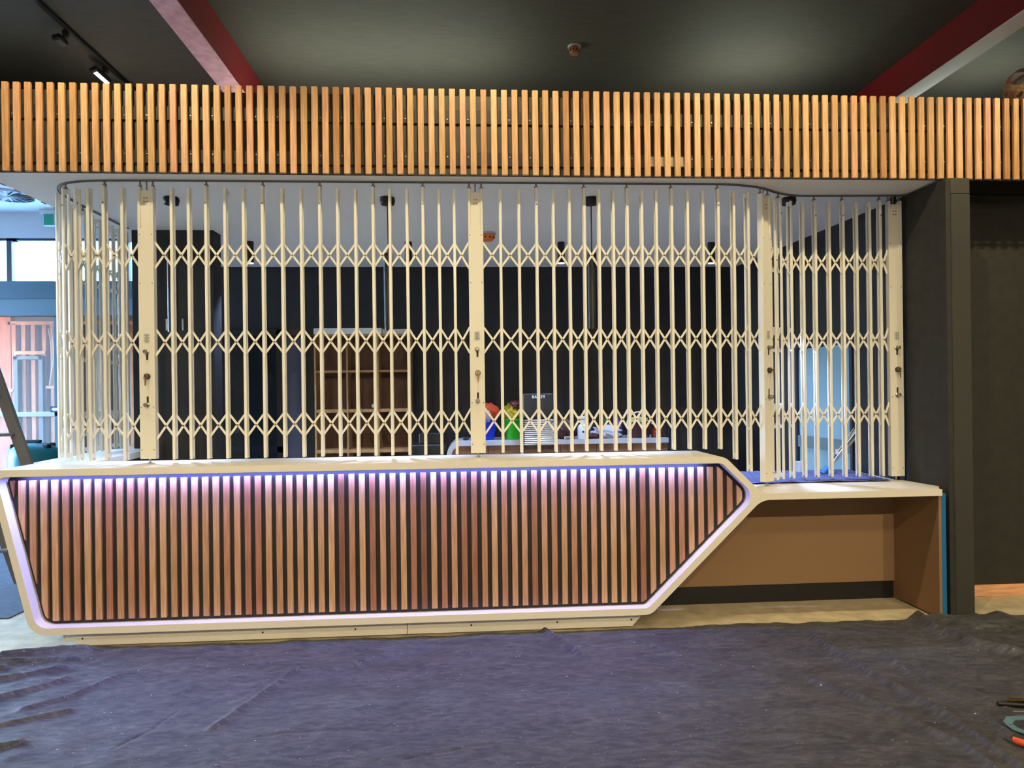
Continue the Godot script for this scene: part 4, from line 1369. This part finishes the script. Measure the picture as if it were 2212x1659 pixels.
# ---------------------------------------------------------------- the bright wing on the left
func left_wing() -> void:
	structure("ceiling_wing", slab(Vector3(-9.2, 3.87, -9.14), Vector3(-3.06, 3.95, -5.75)), M.white_paint)
	structure("ceiling_store", slab(Vector3(-9.2, 2.95, -12.4), Vector3(-3.25, 3.01, -9.14)), M.white_paint)
	var side := tool()
	for z in [-12.25, -9.0, -5.35]:
		box(side, Vector3(-9.1, 1.935, z), Vector3(0.2, 3.87, 0.4))
	box(side, Vector3(-9.1, 0.1, -7.1), Vector3(0.2, 0.2, 3.6))
	box(side, Vector3(-9.1, 3.72, -7.1), Vector3(0.2, 0.3, 3.6))
	box(side, Vector3(-9.1, 1.5, -10.7), Vector3(0.2, 3.0, 3.0))
	structure("wall_wing_left", side, M.white_paint)
	structure("window_1", slab(Vector3(-9.06, 0.2, -8.8), Vector3(-9.05, 3.57, -5.55)), M.glass)  # unseen side window, placed to bring daylight to the counter's left end
	structure("wall_wing_end", slab(Vector3(-9.2, 0, -12.4), Vector3(-3.0, 3.0, -12.2)), M.plywood)
	structure("wall_wing_right", slab(Vector3(-3.40, 0, -12.4), Vector3(-3.25, 3.95, -8.05)), M.black_wall)
	# glazed screen wall at z = -9: band over the doors, clerestory windows above
	structure("wall_screen", slab(Vector3(-9.0, 3.555, -9.12), Vector3(-3.25, 3.87, -9.0)), M.white_paint)
	var bandm := mat("blue_grey_band", Color(0.20, 0.35, 0.43), 0.6)
	structure("trim_3", slab(Vector3(-9.0, 2.80, -9.14), Vector3(-3.25, 3.02, -8.99)), bandm, "blue grey upper band below the high windows")
	structure("trim_4", slab(Vector3(-9.0, 2.59, -9.12), Vector3(-3.25, 2.80, -9.0)), mat("blue_grey_light", Color(0.31, 0.43, 0.50), 0.6), "lighter blue grey lower band below the high windows")
	var n := 2
	for x in [-8.3, -6.9, -5.60 - 0.05, -4.25]:
		var w := structure("window_%d" % n, tool_box(Vector3(x + 0.68, 3.29, -9.06), Vector3(1.28, 0.50, 0.01), 0.0), M.glass)
		part(w, "frame", slab(Vector3(x - 0.01, 3.02, -9.10), Vector3(x + 0.05, 3.555, -9.02)), M.navy)
		part(w, "frame", slab(Vector3(x, 3.525, -9.10), Vector3(x + 1.36, 3.555, -9.02)), M.navy)
		n += 1
	# glass partition below with its rail, post and arrow sign
	var g := thing("glass_partition", "tall glass partition with a pale mid rail under the blue band", "partition", Vector3(0, 0, -9.06))
	part(g, "pane", slab(Vector3(-7.0, 0.05, -0.006), Vector3(-5.12, 2.58, 0.006)), M.glass)
	part(g, "rail", cslab(Vector3(-7.0, 1.335, -0.02), Vector3(-5.02, 1.395, 0.03), 0.004), M.grey_solid)
	part(g, "post", cslab(Vector3(-5.12, 0.0, -0.03), Vector3(-5.04, 2.58, 0.03), 0.004), mat("teal_post", Color(0.26, 0.38, 0.45), 0.5))
	part(g, "jamb", cslab(Vector3(-5.04, 0.0, -0.05), Vector3(-4.98, 2.58, 0.04), 0.003), mat("ochre", Color(0.62, 0.46, 0.20), 0.7))
	var sg := thing("arrow_sign", "small blue sign with a white arrow pointing left", "sign", Vector3(-5.085, 1.425, -9.0))
	part(sg, "plate", cslab(Vector3(-0.06, -0.037, 0.0), Vector3(0.06, 0.037, 0.006), 0.001), mat("sign_blue", Color(0.05, 0.13, 0.36), 0.5))
	var ar := tool()
	extrude(ar, PackedVector2Array([Vector2(-0.05, 0), Vector2(-0.022, 0.025), Vector2(-0.022, 0.018), Vector2(0.054, 0.018), Vector2(0.054, -0.018), Vector2(-0.022, -0.018), Vector2(-0.022, -0.025)]), 0.006, 0.0075)
	part(sg, "arrow", ar, M.white_paint)
	# timber framing behind the glass
	var f := thing("stud_wall", "bare pine stud framing with plywood behind the glass partition", "framing", Vector3(0, 0, -10.2))
	part(f, "ply_sheet", slab(Vector3(-7.4, 0.0, -0.02), Vector3(-6.36, 2.9, 0.0)), M.plywood, "orange plywood sheet")
	for x in [-6.32, -6.19, -6.06, -5.91, -5.80, -5.45, -5.1, -4.7]:
		part(f, "stud", cslab(Vector3(x - 0.028, 0.0, -0.09), Vector3(x + 0.028, 2.60 if x > -6.0 else (2.62 if x < -6.2 else 2.6), 0.0), 0.003), M.pine)
	part(f, "top_plate", cslab(Vector3(-6.40, 2.60, -0.09), Vector3(-4.6, 2.65, 0.0), 0.003), M.pine_plate)
	part(f, "header", cslab(Vector3(-6.30, 2.18, 0.0), Vector3(-5.88, 2.23, 0.03), 0.003), M.pine_plate)
	part(f, "noggin", cslab(Vector3(-5.88, 1.70, 0.0), Vector3(-5.75, 1.74, 0.03), 0.003), M.pine_plate)
	part(f, "noggin", cslab(Vector3(-6.40, 1.66, 0.0), Vector3(-6.32, 1.70, 0.03), 0.003), M.pine_plate)
	for x in [-6.27, -5.935]:
		part(f, "metal_jamb", cslab(Vector3(x - 0.03, 0.0, 0.0), Vector3(x + 0.03, 2.16, 0.05), 0.003), M.jamb_grey)
	part(f, "metal_head", cslab(Vector3(-6.30, 2.11, 0.0), Vector3(-5.90, 2.16, 0.05), 0.003), M.jamb_grey)
	part(f, "lining", slab(Vector3(-6.36, 0.0, -0.13), Vector3(-4.5, 2.9, -0.11)), mat("plasterboard", Color(0.62, 0.62, 0.60), 0.8))
	part(f, "green_board", slab(Vector3(-5.86, 0.0, -0.105), Vector3(-5.6, 2.5, -0.095)), mat("green_board", Color(0.42, 0.50, 0.34), 0.8))
	for k in 4:
		var c := tool()
		var pts := []
		for j in 9:
			var t := j / 8.0
			pts.append(Vector3(-5.84 + 0.02 * k + 0.05 * sin(t * 3.0 + k * 0.4), 2.55 - t * 0.8, 0.02))
		tube(c, pts, 0.006, 5)
		part(f, "loose_cable", c, M.white_paint)
	# unseen warm lamp, placed out of view to light the framing
	var wk := thing("unseen_warm_lamp", "unseen warm lamp hung behind the glass lighting the stud framing", "lamp", Vector3(-7.3, 2.30, -9.7))
	var wb := tool()
	lathe(wb, arc(0.05), 16, Transform3D(), true)
	part(wk, "bulb", wb, M.warm_bulb)
	var wc := tool()
	rod(wc, Vector3(0, 0.05, 0), Vector3(0, 0.64, 0), 0.005)
	part(wk, "cord", wc, M.black_plastic)
	var wo := OmniLight3D.new()
	wo.name = "unseen_warm_glow"
	wo.light_color = Color(1.0, 0.80, 0.58)
	wo.light_energy = 2.2
	wo.light_size = 0.05
	wo.omni_range = 9.0
	wo.omni_attenuation = 2.0
	wo.shadow_enabled = true
	wk.add_child(wo)
	# exit sign
	var e := thing("exit_sign", "green exit sign with a white running figure hanging by the windows", "sign", Vector3(-4.96, 3.745, -8.86))
	part(e, "case", cslab(Vector3(-0.155, -0.075, -0.02), Vector3(0.155, 0.075, 0.02), 0.004), M.white_paint)
	part(e, "green_panel", cslab(Vector3(-0.145, -0.065, 0.02), Vector3(-0.03, 0.065, 0.023), 0.001), mat("exit_green", Color(0.10, 0.58, 0.42), 0.5))
	part(e, "bracket", cslab(Vector3(-0.20, 0.072, -0.03), Vector3(0.155, 0.125, 0.03), 0.004), M.white_paint)
	var man := tool()
	lathe(man, [Vector2(0.010, 0), Vector2(0.010, 0.002), Vector2(0, 0.002)], 12, Transform3D(Basis(Vector3.RIGHT, PI / 2), Vector3(0.028, 0.045, 0.021)))
	for seg in [[Vector2(0.024, 0.03), Vector2(0.014, -0.01), 0.014], [Vector2(0.014, -0.01), Vector2(0.034, -0.032), 0.009], [Vector2(0.034, -0.032), Vector2(0.03, -0.06), 0.008], [Vector2(0.014, -0.01), Vector2(-0.002, -0.034), 0.009], [Vector2(-0.002, -0.034), Vector2(-0.02, -0.034), 0.008], [Vector2(0.022, 0.026), Vector2(0.0, 0.014), 0.007], [Vector2(0.0, 0.014), Vector2(-0.008, 0.0), 0.006], [Vector2(0.024, 0.026), Vector2(0.046, 0.01), 0.007], [Vector2(0.046, 0.01), Vector2(0.06, 0.016), 0.006]]:
		var a: Vector3 = Vector3(seg[0].x, seg[0].y, 0.022)
		var b: Vector3 = Vector3(seg[1].x, seg[1].y, 0.022)
		var d: Vector3 = (b - a).normalized()
		box(man, (a + b) * 0.5, Vector3(a.distance_to(b) + 0.004, seg[2], 0.002), Basis(d, Vector3.BACK.cross(d), Vector3.BACK))
	part(e, "running_figure", man, M.exit_green)
	# round ceiling diffuser
	var v := thing("air_diffuser", "round white ceiling air diffuser with radial vanes at the left edge", "vent", Vector3(-5.15, 3.87, -8.25))
	var vr := tool()
	lathe(vr, [Vector2(0.26, 0.0), Vector2(0.30, -0.004), Vector2(0.29, -0.02), Vector2(0.25, -0.012)], 40)
	part(v, "rim", vr, M.white_paint)
	var vb := tool()
	lathe(vb, [Vector2(0.26, -0.003), Vector2(0, -0.003)], 32)
	part(v, "throat", vb, M.blue_grey_band)
	for k in 16:
		var bl := tool()
		var t := TAU * k / 16.0
		cbox(bl, Vector3(cos(t), 0, sin(t)) * 0.135 + Vector3(0, -0.01, 0), Vector3(0.23, 0.003, 0.03), 0.001, Basis(Vector3.UP, -t) * Basis(Vector3.RIGHT, 0.5))
		part(v, "vane", bl, M.white_paint)
	# jagged screw strip along the open edge of the lowered ceiling
	var ed := thing("edge_strip", "dashed metal fixing strip along the lowered ceiling's left edge", "strip", Vector3(-3.055, SOFFIT, 0))
	for k in 26:
		part(ed, "clip", cslab(Vector3(-0.006, 0.004 if k % 2 else -0.004, -4.72 - k * 0.075), Vector3(0.002, 0.022, -4.665 - k * 0.075), 0.002), M.zinc if k % 3 else M.pine)
	# ladder by the counter end
	var l := thing("step_ladder", "weathered grey-brown timber step ladder beside the counter's left end", "ladder", Vector3.ZERO)
	var lm := mat("old_timber", Color(0.42, 0.40, 0.38), 0.8)
	for k in 2:
		var r := tool()
		var a := Vector3(-4.02 - k * 0.42, 2.15, -6.05 - k * 0.05)
		var b := Vector3(-3.33 - k * 0.42, 0.02, -6.05 - k * 0.05)
		box(r, (a + b) * 0.5, Vector3(0.085, a.distance_to(b), 0.035), along(b - a))
		part(l, "rail", r, lm)
	for k in 6:
		var y := 0.3 + k * 0.32
		var x := -3.33 - 0.69 * y / 2.15
		part(l, "tread", cslab(Vector3(x - 0.42, y - 0.012, -6.12), Vector3(x, y + 0.012, -5.99), 0.003), lm)
	# teal site vacuum
	var t := thing("site_vacuum", "teal drum vacuum with black clips behind the counter's left end", "vacuum", Vector3(-4.70, 0.009, -7.9))
	var drum := tool()
	lathe(drum, [Vector2(0, 0.06), Vector2(0.22, 0.06), Vector2(0.24, 0.5), Vector2(0.24, 0.92), Vector2(0.225, 1.0), Vector2(0.14, 1.06), Vector2(0, 1.075)], 36, Transform3D(), true)
	part(t, "drum", drum, mat("teal", Color(0.10, 0.46, 0.50), 0.4))
	for k in 5:
		var a := TAU * k / 5.0 + 0.3
		var cl := tool()
		cbox(cl, Vector3(cos(a) * 0.18, 1.035, sin(a) * 0.18), Vector3(0.07, 0.05, 0.06), 0.01, Basis(Vector3.UP, -a))
		part(t, "clip", cl, M.black_plastic)
	var hd := tool()
	cbox(hd, Vector3(0, 1.085, 0), Vector3(0.16, 0.03, 0.05), 0.008)
	part(t, "handle", hd, M.black_plastic)
	for k in 4:
		var wl := tool()
		var a := TAU * k / 4.0 + 0.4
		lathe(wl, [Vector2(0, -0.015), Vector2(0.035, -0.015), Vector2(0.035, 0.015), Vector2(0, 0.015)], 14, Transform3D(Basis(Vector3.RIGHT, PI / 2), Vector3(cos(a) * 0.19, 0.035, sin(a) * 0.19)))
		part(t, "caster", wl, M.black_plastic)
	# carpet strip
	var cm := mat("carpet", Color(0.36, 0.40, 0.45), 0.95)
	tripl(cm, noise_tex(512, 0.03, Color(0.62, 0.64, 0.68), Color(1, 1, 1), 51, 4), Vector3(0.6, 1, 4.0))
	solo("carpet", "grey blue ribbed carpet on the floor behind the left end", "carpet", slab(Vector3(-9.0, 0.0, -8.9), Vector3(-3.24, 0.008, -5.14)), cm)
	# hedge outside the high windows
	var hm := mat("hedge_leaf", Color(0.42, 0.58, 0.40), 0.7)
	structure("floor_garden", slab(Vector3(-12.0, -0.15, -17.5), Vector3(0.0, 0.0, -12.45)), M.concrete)
	for k in 4:
		var bs := tool()
		blob(bs, Vector3(-9.2 + k * 1.75, 2.1, -15.0), Vector3(1.5, 5.4 + 0.25 * (k % 2), 1.4), 0.3, 60 + k, true, 26)
		solo("garden_hedge", ["leafy bush outside the high windows, leftmost of the row", "leafy bush outside, second from the left of the row", "leafy bush outside, third from the left of the row", "leafy bush outside the high windows, rightmost of the row"][k], "hedge", bs, hm, "bushes outside the high windows")



# ---------------------------------------------------------------- tools on the sheet at the right edge
func floor_tools() -> void:
	var y := 0.02
	var p := thing("pliers", "long black pliers with pale jaws lying on the dust sheet", "pliers", Vector3(2.60, y, -3.16))
	p.rotation.y = -0.12
	for e in [-1.0, 1.0]:
		var s := tool()
		tube(s, [Vector3(-0.07, 0.012, 0.0), Vector3(0.0, 0.014, e * 0.012), Vector3(0.10, 0.014, e * 0.026), Vector3(0.17, 0.014, e * 0.022)], 0.011, 8, 0.8)
		part(p, "handle", s, M.black_plastic)
	var j := tool()
	cbox(j, Vector3(0.045, 0.03, -0.005), Vector3(0.13, 0.008, 0.02), 0.003)
	part(p, "jaw", j, M.brass)
	var h := tool()
	var k := thing("screwdriver", "screwdriver with a dark red handle lying below the pliers", "screwdriver", Vector3(2.585, y, -3.06))
	lathe(h, [Vector2(0, 0), Vector2(0.012, 0.005), Vector2(0.018, 0.03), Vector2(0.019, 0.10), Vector2(0.012, 0.12), Vector2(0, 0.122)], 14, Transform3D(along(Vector3(1, 0, 0.12)), Vector3(0.02, 0.02, 0)), true)
	part(k, "handle", h, mat("dark_red_grip", Color(0.26, 0.09, 0.07), 0.4))
	var sh := tool()
	rod(sh, Vector3(-0.06, 0.02, -0.008), Vector3(0.025, 0.02, 0), 0.004)
	part(k, "shaft", sh, M.steel)
	var st := thing("webbing_strap", "folded teal grey webbing strap lying on the dust sheet", "strap", Vector3(2.42, y, -2.93))
	var a := tool()
	var run := [Vector3(0.30, 0.03, -0.06), Vector3(0.12, 0.032, -0.055), Vector3(0.02, 0.034, -0.05), Vector3(-0.012, 0.024, -0.03), Vector3(0.0, 0.012, 0.0), Vector3(0.03, 0.008, 0.04), Vector3(0.06, 0.006, 0.075)]
	for i in run.size() - 1:
		var d: Vector3 = run[i + 1] - run[i]
		box(a, (run[i] + run[i + 1]) * 0.5, Vector3(0.034, d.length() + 0.006, 0.004), Basis(d.cross(Vector3.UP).normalized(), d.normalized(), d.cross(Vector3.UP).normalized().cross(d.normalized())))
	part(st, "band", a, mat("strap_teal", Color(0.34, 0.46, 0.49), 0.8))
	var o := thing("utility_knife", "orange handled cutter at the bottom right edge", "knife", Vector3(2.335, y, -2.80))
	var os := tool()
	tube(os, [Vector3(-0.005, 0.016, -0.03), Vector3(0.01, 0.018, 0.0), Vector3(0.04, 0.018, 0.05), Vector3(0.08, 0.018, 0.10)], 0.016, 10, 0.7)
	part(o, "grip", os, mat("orange_grip", Color(0.88, 0.30, 0.10), 0.45))
	var ob := tool()
	cbox(ob, Vector3(-0.012, 0.014, -0.05), Vector3(0.014, 0.002, 0.05), 0.0005)
	part(o, "blade", ob, M.steel)
